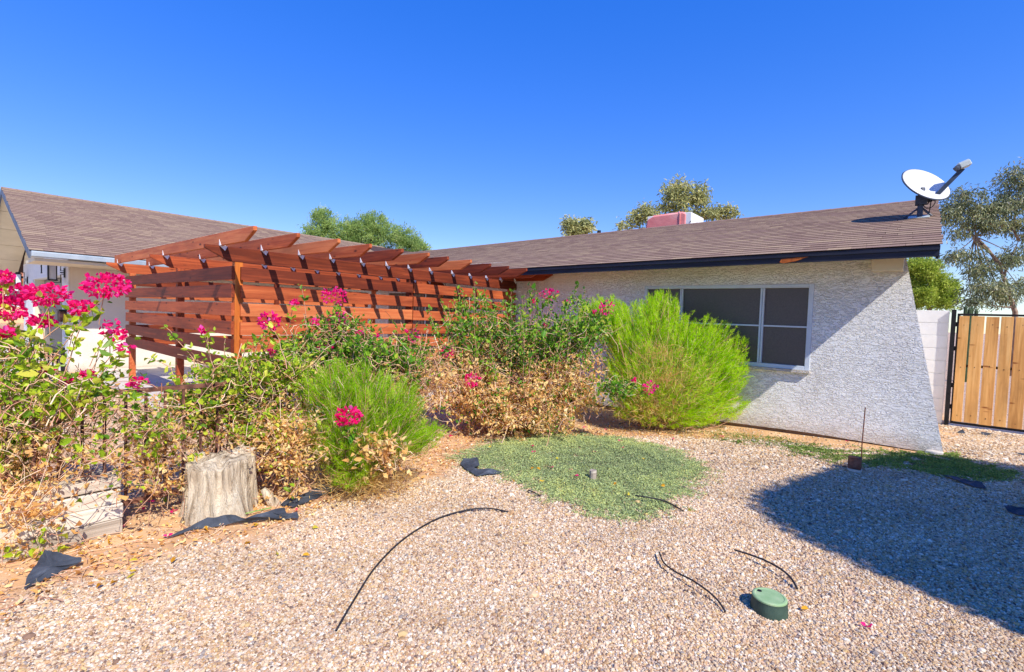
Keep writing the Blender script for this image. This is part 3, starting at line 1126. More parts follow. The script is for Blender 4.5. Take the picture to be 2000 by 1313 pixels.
def build_pergola():
    p = pergola
    rw, pw = M['redwood'], M['postwood']
    posts = [(-6.335, 2.34), (-8.405, 2.34), (-11.02, 2.34), (-6.335, 4.93), (-8.405, 4.93), (-11.02, 4.93), (-6.335, 7.45), (-8.405, 7.45), (-11.02, 7.45)]
    me = None
    for k, (x, y) in enumerate(posts):
        if me is None:
            m = MB()
            m.box((-0.045, -0.045, -1.02), (0.045, 0.045, 1.02))
            me = m.mesh('post')
        mk = me.copy() if k == 0 else me
        place('post', mk, pw if k == 0 else rw, p, (x + 0.045, y + 0.045, 1.015), bevel=0.004)  # shade put in by colour: darker red posts, only the corner one orange
    # beams along Y with cut tips
    for x in (XF, -8.36, -10.976):
        L = 7.64 - 2.016
        prof = [(0, 0.085), (0, 0.045), (0.26, -0.085), (L, -0.085), (L, 0.085)]
        m = MB()
        m.prism([(u - L / 2, 0, w) for u, w in prof], (0, 0.04, 0))
        o = m.build('beam', rw, p, (x, 2.016 + L / 2, 2.115), bevel=0.004)
        o.rotation_euler = (0, 0, math.pi / 2)
    # rafters along X
    ys = [2.165, 2.63, 3.10, 3.54, 4.02, 4.46, 4.88, 5.32, 5.82, 6.25, 6.69, 7.10, 7.54]
    for k, y in enumerate(ys):
        x0, x1 = -11.17 + random.uniform(-.03, .03), -5.30 + random.uniform(-.04, .04)
        L = x1 - x0
        m = MB()
        prof = [(0, -0.072), (L - 0.22, -0.072), (L, 0.025), (L, 0.072), (0, 0.072)]
        m.prism([(u - L / 2, 0, w) for u, w in prof], (0, 0.04, 0))
        m.build('rafter', rw, p, (x0 + L / 2, y, 2.272 + (0.02 if k == 11 else 0)), bevel=0.004)
    # screens
    for k in range(6):
        zt = 1.977 - 0.218 * k
        jx = random.uniform(-0.02, 0.02)
        L = 4.82
        m = MB()
        m.box((-L / 2 - jx, 0, -0.079), (L / 2, 0.038, 0.079))
        o = m.build('screen_board', rw, p, (XF - L / 2, YF, zt - 0.079), bevel=0.003)
        o.rotation_euler = (0, R_(random.uniform(-.12, .12)), 0)
        for y0, y1 in ((2.392, 4.965), (4.985, 7.56 + jx)):
            L2 = y1 - y0
            m = MB()
            m.box((-L2 / 2, -0.038, -0.079), (L2 / 2, 0, 0.079))
            o = m.build('screen_board', rw, p, (XF + 0.002, (y0 + y1) / 2, zt - 0.081 + random.uniform(-.004, .004)), bevel=0.003)
            o.rotation_euler = (0, R_(random.uniform(-.12, .12)), math.pi / 2)
    for k in range(6):
        zt = 1.977 - 0.218 * k
        L2 = 4.95
        m = MB()
        m.box((-L2 / 2, -0.038, -0.079), (L2 / 2, 0, 0.079))
        o = m.build('screen_board', rw, p, (-11.025, 2.39 + L2 / 2, zt - 0.081 + random.uniform(-.004, .004)), bevel=0.003)
        o.rotation_euler = (0, R_(random.uniform(-.12, .12)), math.pi / 2)
    # white rafter ties: a folded plate on beam and rafter
    m = MB()
    m.prism([(0, -0.0435, 0.0), (0.06, -0.0435, -0.002), (0.0, -0.0435, 0.07)], (0, 0.0025, 0))
    m.prism([(0.004, -0.042, -0.001), (0.004, 0.045, -0.001), (0.004, 0.02, -0.055)], (0.0025, 0, 0))
    m.prism([(-0.045, 0.0425, 0.0), (-0.10, 0.0425, 0.0), (-0.045, 0.0425, 0.075)], (0, 0.0025, 0))
    me = m.mesh('rafter_tie')
    for x in (XF, -8.36, -10.976):
        for k, y in enumerate(ys):
            place('rafter_tie', me, M['tie'], p, (x + 0.0015, y + 0.0405, 2.2005))


build_pergola()

# grey box standing on the patio behind the screen
t = thing('deck_box', 'dark blue grey storage box on the patio behind the pergola screen', 'storage box', (-9.1, 3.6, 0.035))
bx('body', (-9.7, 3.3, 0.035), (-8.3, 3.9, 0.52), M['dish_metal'], t, bevel=0.01)
bx('lid', (-9.74, 3.26, 0.522), (-8.26, 3.94, 0.56), M['lnb'], t, bevel=0.008)


# ------------------------------------------------------------------ wall lanterns, wall box, railing
def lantern(base, label):
    b = Vector(base)
    t = thing('wall_lantern', label, 'lantern', b, 'black wall lanterns beside the garage door')
    bk = M['black_metal']
    bx('back_plate', b + Vector((-0.05, -0.02, -0.10)), b + Vector((0.05, -0.001, 0.10)), bk, t)
    m = MB()
    for s in (-1, 1):
        m.tube([b + Vector((0.0, -0.02, 0.04 * s)), b + Vector((0, -0.07, 0.04 * s)), b + Vector((0, -0.07, 0.21 * s)), b + Vector((0, -0.20, 0.21 * s))], 0.010, 6)
    m.tube([b + Vector((0, -0.02, 0)), b + Vector((0, -0.08, 0))], 0.014, 6)
    m.build('arm', bk, t)
    c = b + Vector((0, -0.20, 0))
    m = MB()
    for sx in (-1, 1):
        for sy in (-1, 1):
            m.box(c + Vector((sx * 0.062 - 0.007, sy * 0.062 - 0.007, -0.155)), c + Vector((sx * 0.062 + 0.007, sy * 0.062 + 0.007, 0.155)))
    m.box(c + Vector((-0.078, -0.078, 0.156)), c + Vector((0.078, 0.078, 0.18)))
    m.box(c + Vector((-0.05, -0.05, 0.181)), c + Vector((0.05, 0.05, 0.215)))
    m.box(c + Vector((-0.078, -0.078, -0.18)), c + Vector((0.078, 0.078, -0.156)))
    m.build('cage', bk, t)
    bx('glass_shade', c + Vector((-0.052, -0.052, -0.15)), c + Vector((0.052, 0.052, 0.15)), M['lampglass'], t)


M['lampglass'] = mat('frosted_lamp_glass', [(0.3, S(196, 204, 214)), (0.7, S(214, 220, 228))], 4, rough=0.15)
lantern((-13.98, 1.88, 2.09), 'black box lantern on the white pier right of the garage door')
lantern((-20.0, 1.88, 2.06), 'black box lantern at the far left corner of the garage wall')
t = thing('mailbox', 'dark brown wall mailbox on the pier beside the garage door', 'mailbox', (-13.95, 1.8, 1.15))
bx('body', (-14.1, 1.77, 1.05), (-13.78, 1.878, 1.28), M['rust_metal'], t, bevel=0.01)
bx('lid', (-14.12, 1.755, 1.282), (-13.76, 1.878, 1.31), M['black_metal'], t)


def railing():
    t = thing('metal_railing', 'low black metal railing with a diagonal brace before the garage door', 'railing', (-12.9, 1.2, 0))
    y = 1.35
    x0, x1 = onp(60, 672, 1, y)[0], onp(122, 672, 1, y)[0]
    zt = onp(90, 672, 1, y)[2]
    bk = M['black_metal']
    bx('top_rail', (x0, y - 0.015, zt - 0.03), (x1, y + 0.015, zt), bk, t)
    bx('bottom_rail', (x0, y - 0.015, 0.12), (x1, y + 0.015, 0.15), bk, t)
    n = 9
    me = None
    for i in range(n):
        x = x0 + 0.02 + (x1 - x0 - 0.04) * i / (n - 1)
        if me is None:
            m = MB()
            m.box((-0.011, -0.011, -(zt - 0.18) / 2), (0.011, 0.011, (zt - 0.18) / 2))
            me = m.mesh('picket')
        place('picket', me, bk, t, (x, y, 0.151 + (zt - 0.182) / 2))
    for x in (x0 - 0.025, x1 + 0.025):
        bx('post', (x - 0.024, y - 0.024, 0), (x + 0.024, y + 0.024, zt + 0.05), bk, t)
    m = MB()
    m.tube([(x0, y - 0.03, zt - 0.5), (x1, y - 0.03, 0.15)], 0.016, 6)
    m.build('brace', bk, t)


railing()


# ------------------------------------------------------------------ block wall and cedar gate
def build_gate():
    y = 10.35
    t = thing('block_wall', 'white painted block wall between the house and the gate', 'wall', (-0.3, y, 0))
    # courses of blocks
    blk = None
    zc = 0.02
    for c in range(9):
        xs = [-2.0, -1.2, -0.4 + (0.2 if c % 2 else 0), 0.425]
        for a, b in zip(xs[:-1], xs[1:]):
            if b - a > 0.05:
                bx('block', (a + 0.003, y + random.uniform(0, 0.004), zc), (b - 0.003, y + 0.15, zc + 0.196), M['white_paint'], t, bevel=0.003)
        zc += 0.2015
    m = MB()
    m.box((-2, y + 0.012, 0), (0.415, y + 0.14, zc - 0.01))
    m.build('mortar', M['white_paint'], t)
    bk = M['black_metal']
    g = thing('wooden_gate', 'black steel framed gate of upright new cedar boards', 'gate', (1.2, y, 0))
    bx('post', (0.445, y - 0.05, -0.02), (0.50, y + 0.01, 1.845), bk, g)
    x0, x1 = 0.515, 2.35
    zb, zt = 0.05, 1.785
    bx('frame_stile', (x0, y - 0.035, zb), (x0 + 0.035, y - 0.005, zt), bk, g)
    bx('frame_stile', (x1, y - 0.035, zb), (x1 + 0.035, y - 0.005, zt), bk, g)
    bx('frame_rail', (x0 + .036, y - 0.035, zt - 0.03), (x1 - .001, y - 0.005, zt), bk, g)
    bx('frame_rail', (x0 + .036, y - 0.035, zb), (x1 - .001, y - 0.005, zb + 0.035), bk, g)
    bx('frame_rail', (x0 + .036, y + 0.002, 0.95), (x1 - .001, y + 0.03, 0.99), bk, g)
    k = 0
    x = 0.535
    for w in (0.115, 0.145, 0.14, 0.13, 0.15, 0.14, 0.14, 0.14, 0.14, 0.14, 0.14):
        ox = random.uniform(-0.003, 0.003)
        zt2 = 1.745 + random.uniform(-.008, .008)
        b = bx('gate_board', (x + ox, y - 0.062, 0.095 - random.uniform(0, .01)), (x + w + ox, y - 0.0365, zt2), M['cedar'], g, bevel=0.003)
        b.rotation_euler = (0, R_(random.uniform(-.25, .25)), 0)
        for zn in (0.16 + random.uniform(0, .05), 0.94 + random.uniform(0, .05), 1.58 + random.uniform(0, .05)):
            bx('screw', (x + w * .5 + ox - .004, y - 0.065, zn - 0.006), (x + w * .5 + ox + .004, y - 0.0625, zn + random.uniform(0.0, 0.012)), bk, b)
        x += w + 0.022
    for z in (0.28, 0.62, 1.2, 1.58):
        m = MB()
        m.tube([(0.507, y - 0.03, z), (0.507, y - 0.03, z + 0.07)], 0.012, 8)
        m.build('hinge', bk, g)
    slab2 = bx('gate_threshold', (0.5, y - 0.12, -0.05), (2.6, y + 0.2, 0.018), M['concrete'])
    tag(slab2, 'narrow pale concrete strip under the gate', 'threshold')


build_gate()


# ------------------------------------------------------------------ low iron fence, edging block, stump
def build_fence():
    t = thing('iron_fence', 'low rusty black iron picket fence half buried in bougainvillea', 'fence', (-4.1, 1.5, 0))
    x = -4.08
    rm = M['rust_metal']
    bx('top_rail', (x - 0.016, -1.6, 0.885), (x + 0.016, 3.1, 0.915), rm, t)
    bx('bottom_rail', (x - 0.016, -1.6, 0.12), (x + 0.016, 3.1, 0.15), rm, t)
    me = None
    y = -1.5
    while y < 3.08:
        if me is None:
            m = MB()
            m.box((-0.008, -0.008, -0.3665), (0.008, 0.008, 0.3665))
            me = m.mesh('picket')
        place('picket', me, rm, t, (x, y, 0.518), rot=(0, R_(random.uniform(-.5, .5)), 0))
        y += 0.112
    for y in (-1.6, 3.11):
        bx('post', (x - 0.024, y - 0.024, 0), (x + 0.024, y + 0.024, 0.94), rm, t)


build_fence()


def build_edging():
    t = thing('edging_block', 'weathered pale layered block at the foot of the iron fence', 'edging block', (-3.98, 0.55, 0))
    z = 0.0
    for k, h in enumerate((0.10, 0.095, 0.10, 0.075)):
        o = 0.005 * math.sin(k * 2.1)
        x0 = -3.90 - 0.012 * k + o
        b = bx('layer', (x0 - 0.30, 0.02 - o, z), (x0, 0.80 + o, z + h - (0.012 if k == 2 else 0.002)), M['oldwood'], t, bevel=0.004)
        z += h


build_edging()


def build_stump():
    c = gnd(425, 1008)
    c = Vector((-3.82, 1.36, 0))
    t = thing('tree_stump', 'weathered grey cracked tree stump beside the iron fence', 'tree stump', c)
    n, nz = 56, 14
    vs, fs = [], []
    H = 0.41
    for j in range(nz + 1):
        zt = j / nz
        for i in range(n):
            a = 2 * math.pi * i / n
            groove = 0.022 * math.sin(5 * a + 1.0) + 0.014 * math.sin(11 * a + 2.2 * zt) + 0.010 * abs(math.sin(9 * a + zt)) + 0.006 * math.sin(23 * a + 4 * zt)
            fl = 0.03 * (1 - zt) ** 3 * (1.0 + 0.8 * math.sin(3 * a + 0.7))
            r = (0.198 + groove + fl - 0.012 * zt) * (1 + 0.07 * math.cos(4 * (a - 0.5)) + 0.035 * math.cos(3 * a + 1))
            top = H + 0.035 * math.cos(a - 2.0) + 0.022 * math.sin(4 * a) + 0.012 * math.sin(9 * a + 1)
            vs.append((r * math.cos(a) * 0.88, r * math.sin(a) * 1.1, zt * top - 0.02))
    for j in range(nz):
        for i in range(n):
            k = (i + 1) % n
            fs.append([j * n + i, j * n + k, (j + 1) * n + k, (j + 1) * n + i])
    # top rings
    b = nz * n
    prev = b
    for q in (0.92, 0.7, 0.45, 0.2):
        s = len(vs)
        for i in range(n):
            x, y, z = vs[b + i]
            vs.append((x * q, y * q, (z * q + (H + 0.012) * (1 - q)) + (0.006 if q == 0.92 else 0.0) + random.uniform(-.004, .004)))
        for i in range(n):
            k = (i + 1) % n
            fs.append([prev + i, prev + k, s + k, s + i])
        prev = s
    s = len(vs)
    vs.append((0, 0, H + 0.012))
    for i in range(n):
        fs.append([prev + i, prev + (i + 1) % n, s])
    m = MB()
    m.v, m.f = vs, fs
    m.build('trunk', M['stump'], t, c, smooth=True)
    for k, (ax, ay, h) in enumerate(((0.10, 0.235, 0.13),)):
        mm = MB()
        p = c + Vector((ax * 1.0, ay * 1.05, 0))
        mm.tube([p + Vector((0, 0, h)), p + Vector((ax * .12, ay * .12, h * .6)), p + Vector((ax * .35, ay * .3, 0.0)), p + Vector((ax * .6, ay * .5, -0.04))], [0.02, 0.035, 0.045, 0.03], 8)
        mm.build('root', M['stump'], t, smooth=True)


build_stump()
build_gravel()


# ------------------------------------------------------------------ plants
def unit(a):
    return a / np.maximum(np.linalg.norm(a, axis=-1, keepdims=True), 1e-9)


def leaves_mesh(name, c, d, size, tone, wid=0.6, fold=0.25, curl=0.0, flat=0.0):
    """c (N,3) base points, d (N,3) directions, size (N,) lengths -> folded two-triangle leaves"""
    N = len(c)
    d = unit(d)
    r = unit(RNG.normal(0, 1, (N, 3)) + np.array([0, 0, flat]))
    side = unit(np.cross(d, r))
    nrm = np.cross(side, d)
    L = size[:, None]
    tip = c + d * L + nrm * L * RNG.uniform(-curl, curl, (N, 1))
    f1 = nrm * L * fold * RNG.uniform(0.2, 1, (N, 1))
    f2 = nrm * L * fold * RNG.uniform(0.2, 1, (N, 1))
    sw = side * L * wid * 0.5
    m1, m2 = c + d * L * 0.28, c + d * L * 0.66
    cu = nrm * L * RNG.uniform(-curl, curl, (N, 1)) * 0.5
    v = np.stack([c, m1 + sw * 0.92 + f1, m2 + sw * 0.74 + f1 * 0.8 + cu, tip, m2 - sw * 0.74 + f2 * 0.8 + cu, m1 - sw * 0.92 + f2], 1).reshape(-1, 3)
    i = np.arange(N) * 6
    f = np.stack([np.stack([i, i + 1, i + 2, i + 3], 1), np.stack([i, i + 3, i + 4, i + 5], 1)], 1).reshape(-1, 4)
    return mesh_np(name, v, f, 4, tone=np.repeat(tone, 2))


def blades_mesh(name, c, d, L, w, tone):
    """thin single-triangle blades"""
    N = len(c)
    d = unit(d)
    side = unit(np.cross(d, RNG.normal(0, 1, (N, 3)))) * (w[:, None] * 0.5)
    v = np.stack([c - side, c + side, c + d * L[:, None]], 1).reshape(-1, 3)
    f = np.arange(N * 3).reshape(-1, 3)
    return mesh_np(name, v, f, 3, tone=tone)


def strands_mesh(name, pts, rad, tone=None):
    """pts (N,K,3) polylines, rad (N,K) -> three-sided tubes"""
    N, K, _ = pts.shape
    t = np.gradient(pts, axis=1)
    t = unit(t)
    ref = np.where(np.abs(t[..., 2:3]) < 0.9, np.array([0, 0, 1.0]), np.array([1.0, 0, 0]))
    u = unit(np.cross(t, ref))
    w = np.cross(t, u)
    rings = [pts + (u * math.cos(a) + w * math.sin(a)) * rad[..., None] for a in (0, 2.094, 4.189)]
    v = np.stack(rings, 2).reshape(-1, 3)
    b = (np.arange(N)[:, None] * K + np.arange(K - 1)[None]) * 3
    fs = []
    for k in range(3):
        k2 = (k + 1) % 3
        fs.append(np.stack([b + k, b + k2, b + 3 + k2, b + 3 + k], -1).reshape(-1, 4))
    f = np.concatenate(fs)
    tn = None
    if tone is not None:
        tn = np.tile(np.repeat(tone, K - 1), 3)
    return mesh_np(name, v, f, 4, tone=tn, smooth=True)


def curve_pts(p0, p1, bend, K=7):
    """N curved polylines from p0 to p1 bulging by bend (N,3)"""
    s = np.linspace(0, 1, K)[None, :, None]
    return p0[:, None] * (1 - s) + p1[:, None] * s + bend[:, None] * (4 * s * (1 - s))


M['leaf_green'] = leaf_mat('bougainvillea_leaf', [(0.0, S(60, 108, 30)), (0.35, S(96, 152, 40)), (0.7, S(150, 192, 54)), (0.92, S(200, 214, 70)), (1.0, S(220, 212, 96))], 0.42, 0.4)
M['leaf_lime'] = leaf_mat('yellowing_bougainvillea_leaf', [(0.0, S(88, 132, 32)), (0.35, S(150, 186, 40)), (0.7, S(200, 218, 58)), (1.0, S(228, 220, 96))], 0.42, 0.4)
M['leaf_dry'] = leaf_mat('dry_tan_leaf', [(0.0, S(172, 116, 66)), (0.22, S(234, 182, 106)), (0.5, S(253, 216, 142)), (0.85, S(255, 234, 172)), (1.0, S(255, 244, 204))], 0.45, 0.8, 0.1)
M['twig'] = leaf_mat('dry_bougainvillea_twig', [(0.0, S(176, 116, 92)), (0.35, S(216, 162, 130)), (0.7, S(236, 196, 160)), (1.0, S(246, 220, 188))], 0.05, 0.85, 0.1)
M['bract'] = leaf_mat('magenta_bract', [(0.0, S(230, 14, 92)), (0.4, S(250, 32, 128)), (0.75, S(253, 66, 158)), (1.0, S(246, 110, 198))], 0.5, 0.6, 0.1)
M['petal_white'] = leaf_mat('white_floret', [(0.0, S(240, 226, 200)), (1.0, S(250, 244, 226))], 0.3, 0.6)
M['broom'] = leaf_mat('desert_broom_green', [(0.0, S(130, 178, 10)), (0.3, S(176, 222, 14)), (0.7, S(206, 243, 28)), (1.0, S(228, 248, 90))], 0.6, 0.6, 0.15)
M['broom2'] = leaf_mat('desert_broom_deep_green', [(0.0, S(112, 160, 20)), (0.35, S(160, 208, 28)), (0.75, S(194, 232, 44)), (1.0, S(220, 240, 100))], 0.6, 0.6, 0.15)
M['straw'] = leaf_mat('dry_straw', [(0.0, S(184, 136, 72)), (0.5, S(228, 186, 110)), (1.0, S(242, 214, 150))], 0.35, 0.8, 0.1)


def ell_sample(n, vol, shell=0.55):
    px, py, rx, ry, d, rd = vol
    q = unit(RNG.normal(0, 1, (n, 3))) * (RNG.uniform(0, 1, (n, 1)) ** shell)
    c = V(px, py, d)
    k = d / FPX
    off = np.stack([q[:, 0] * rx * k, q[:, 1] * ry * k, q[:, 2] * rd], 1)
    return c + off @ CR.T


def clamp_ground(p):
    z = gz(p[..., 0], p[..., 1]) + 0.012
    p[..., 2] = np.maximum(p[..., 2], z)
    return p


def resample(c, K=7):
    k = c.shape[1]
    if k == K:
        return c
    t = np.linspace(0, k - 1.0001, K)
    i = t.astype(int)
    f = (t - i)[None, :, None]
    return c[:, i] * (1 - f) + c[:, i + 1] * f


class Plant:
    def __init__(s, name, label, cat, base, group=None):
        s.base = np.array([base[0], base[1], gz(base[0], base[1])])
        s.t = thing(name, label, cat, tuple(s.base), group)
        s.tw, s.twr, s.twt = [], [], []
        s.lc, s.ld, s.ls, s.lt = [], [], [], []
        s.dc, s.dd, s.ds, s.dt = [], [], [], []

    def canes(s, tips, r0=0.009, r1=0.003, spread=0.25, lift=0.25):
        n = len(tips)
        p0 = np.repeat(s.base[None], n, 0) + np.column_stack([RNG.normal(0, spread, (n, 2)), np.zeros(n)])
        L = np.linalg.norm(tips - p0, axis=1, keepdims=True)
        bend = RNG.normal(0, 0.07, (n, 3)) * L + np.array([0, 0, 1]) * lift * L * RNG.uniform(0.2, 1, (n, 1))
        c = clamp_ground(curve_pts(p0, tips, bend, 7))
        s.tw.append(c)
        s.twr.append(np.repeat(np.linspace(r0, r1, 7)[None], n, 0) * RNG.uniform(0.7, 1.2, (n, 1)))
        s.twt.append(RNG.uniform(0, 0.6, n))
        return c

    def twigs(s, pts, length, r=0.0022, toward=0.6, K=7):
        """twigs ending at pts that come from roughly the base"""
        n = len(pts)
        to = unit(s.base[None] - pts) * toward + RNG.normal(0, 0.55, (n, 3))
        p0 = clamp_ground(pts + unit(to) * length * RNG.uniform(0.5, 1.3, (n, 1)))
        bend = RNG.normal(0, 0.16, (n, 3)) * length
        c = clamp_ground(curve_pts(p0, pts, bend, K))
        c[:, 1:-1] += RNG.normal(0, 0.006, c[:, 1:-1].shape)
        s.tw.append(c)
        s.twr.append(np.repeat(np.linspace(r * 1.4, r * 0.6, K)[None], n, 0) * RNG.uniform(0.7, 1.3, (n, 1)))
        s.twt.append(RNG.uniform(0, 1, n))
        return c

    def leaves_on(s, curves, per, size, dry=False, t0=0.2, hang=0.0, jit=0.02):
        n = len(curves)
        K = curves.shape[1]
        tt = RNG.uniform(t0, 1, (n, per)) * (K - 1.001)
        i = tt.astype(int)
        f = (tt - i)[..., None]
        a = np.arange(n)[:, None]
        p = curves[a, i] * (1 - f) + curves[a, i + 1] * f
        tan = unit(curves[a, i + 1] - curves[a, i])
        d = tan * 0.5 + RNG.normal(0, 0.8, p.shape) + np.array([0, 0, -hang])
        p = (p + RNG.normal(0, jit, p.shape)).reshape(-1, 3)
        p = clamp_ground(p)
        d = d.reshape(-1, 3)
        sz = size * np.exp(RNG.normal(0, 0.25, len(p)))
        tn = np.clip(RNG.beta(2, 2.4, len(p)) + RNG.normal(0, .06, len(p)), 0, 1)
        if dry:
            s.dc.append(p); s.dd.append(d); s.ds.append(sz); s.dt.append(tn)
        else:
            s.lc.append(p); s.ld.append(d); s.ls.append(sz); s.lt.append(tn)

    def flower(s, px, py, w, h, d, n=None, loose=0.5):
        c = V(px, py, d)
        k = d / FPX
        size = 0.032
        rx, rz = max(w * k / 2 - 0.016, 0.012), max(h * k / 2 - 0.016, 0.010)
        n = max(22, int(1.6 * n)) if n else int(40 + 4200 * rx * (rz + 0.02) * 4)
        q = unit(RNG.normal(0, 1, (n, 3))) * (RNG.uniform(0.25, 1, (n, 1)) ** loose)
        off = np.stack([q[:, 0] * rx, q[:, 1] * rz, q[:, 2] * (rx + rz) / 2], 1)
        p = off @ CR.T
        me = leaves_mesh('flower_cluster', p, q @ CR.T + RNG.normal(0, 0.55, (n, 3)), size * RNG.uniform(0.7, 1.25, n), np.clip(RNG.normal(0.45, 0.25, n), 0, 1), 0.85, 0.3, 0.2)
        o = place('flower_cluster', me, M['bract'], s.t, tuple(c))
        m = max(2, n // 14)
        sel = RNG.choice(n, m, replace=False)
        me = leaves_mesh('floret', p[sel] * 1.04, RNG.normal(0, 1, (m, 3)), np.full(m, 0.010), RNG.uniform(0, 1, m), 0.9, 0.2)
        f = place('floret', me, M['petal_white'], o, tuple(c))
        tag(f, kind='stuff')
        # a few green leaves and a stalk below the cluster
        c0 = c + np.array([0, 0, -rz * 0.6])
        p0 = c0 + unit((s.base - c0)[None])[0] * 0.22 + RNG.normal(0, 0.03, 3)
        cv = curve_pts(p0[None], c0[None], np.array([[0, 0, 0.03]]), 7)
        s.tw.append(cv)
        s.twr.append(np.full((1, 7), 0.0028))
        s.twt.append(np.array([0.4]))
        s.leaves_on(cv, 9, 0.04)

    def finish(s, leafm, stem='branches', single=0, wid=0.62):
        pts = np.concatenate([resample(c) for c in s.tw])
        rad = np.concatenate([resample(c[..., None])[..., 0] for c in s.twr])
        tn = np.concatenate(s.twt)
        o = place(stem, strands_mesh(stem, pts, rad, tn), M['twig'], s.t, (0, 0, 0))
        tag(o, kind='stuff')
        if s.lc:
            c, d, sz, tn = map(np.concatenate, (s.lc, s.ld, s.ls, s.lt))
            near = -((c - EYE) @ CR)[:, 2] > 2.45
            c, d, sz, tn = c[near], d[near], sz[near], tn[near]
            if single:
                e = (c - EYE) @ CR
                dist = -e[:, 2]
                ux = e[:, 0] / dist * FPX + CX
                uy = -e[:, 1] / dist * FPX + CY
                vis = (ux > 0) & (uy > 0) & (uy < H0) & (dist > 0.5)
                scr = np.where(vis, sz / dist, 0)
                order = np.argsort(-scr)[:single]
                shared = []
                for k in range(6):
                    me = leaves_mesh('leaf', np.zeros((1, 3)), np.array([[0, 0, 1.0]]), np.ones(1), np.array([0.3]), wid, 0.25, 0.15)
                    me.materials.append(M[leafm + '_single'])
                    shared.append(me)
                for i in order:
                    ob = bpy.data.objects.new('leaf', shared[i % 6])
                    COL.objects.link(ob)
                    ob.parent = s.t
                    ob.location = Vector(c[i]) - PW[s.t.name]
                    q = Vector(d[i]).to_track_quat('Z', 'Y') @ Vector((0, 0, 1)).rotation_difference(Vector((0, 0, 1)))
                    ob.rotation_mode = 'QUATERNION'
                    ob.rotation_quaternion = q @ Matrix.Rotation(random.uniform(0, 6.28), 3, 'Z').to_quaternion()
                    ob.scale = (float(sz[i]),) * 3
                keep = np.ones(len(c), bool)
                keep[order] = False
                c, d, sz, tn = c[keep], d[keep], sz[keep], tn[keep]
            o = place('foliage', leaves_mesh('foliage', c, d, sz, tn, wid, 0.25, 0.15, 0.6), M[leafm], s.t)
            tag(o, kind='stuff')
        if s.dc:
            c, d, sz, tn = map(np.concatenate, (s.dc, s.dd, s.ds, s.dt))
            o = place('dry_foliage', leaves_mesh('dry_foliage', c, d, sz, tn, 0.55, 0.5, 0.45), M['leaf_dry'], s.t)
            tag(o, kind='stuff')
        return s.t


M['leaf_green_single'] = leaf_mat('bougainvillea_leaf_single', [(0.0, S(60, 108, 30)), (0.35, S(96, 152, 40)), (0.7, S(150, 192, 54)), (1.0, S(206, 216, 76))], 0.42, 0.4, rand=1)
M['leaf_lime_single'] = leaf_mat('yellowing_leaf_single', [(0.0, S(88, 132, 32)), (0.35, S(150, 186, 40)), (0.7, S(200, 218, 58)), (1.0, S(228, 220, 96))], 0.42, 0.4, rand=1)


def shoot(p, pts, d, leaves, size, jd=0.0, r=0.0035):
    """a shoot through photograph positions pts at depth d with leaves around it"""
    w = np.array([V(x, y, d + jd * k) for k, (x, y) in enumerate(pts)])
    s = np.linspace(0, len(w) - 1.001, 9)
    i = s.astype(int)
    c = w[i] * (1 - (s - i))[:, None] + w[i + 1] * (s - i)[:, None]
    c[1:-1] += RNG.normal(0, 0.012, c[1:-1].shape)
    c = c[None]
    p.tw.append(c)
    p.twr.append(np.linspace(r * 1.4, r * 0.6, 9)[None])
    p.twt.append(np.array([0.45]))
    p.leaves_on(c, leaves, size, t0=0.25, jit=0.022)
    return c


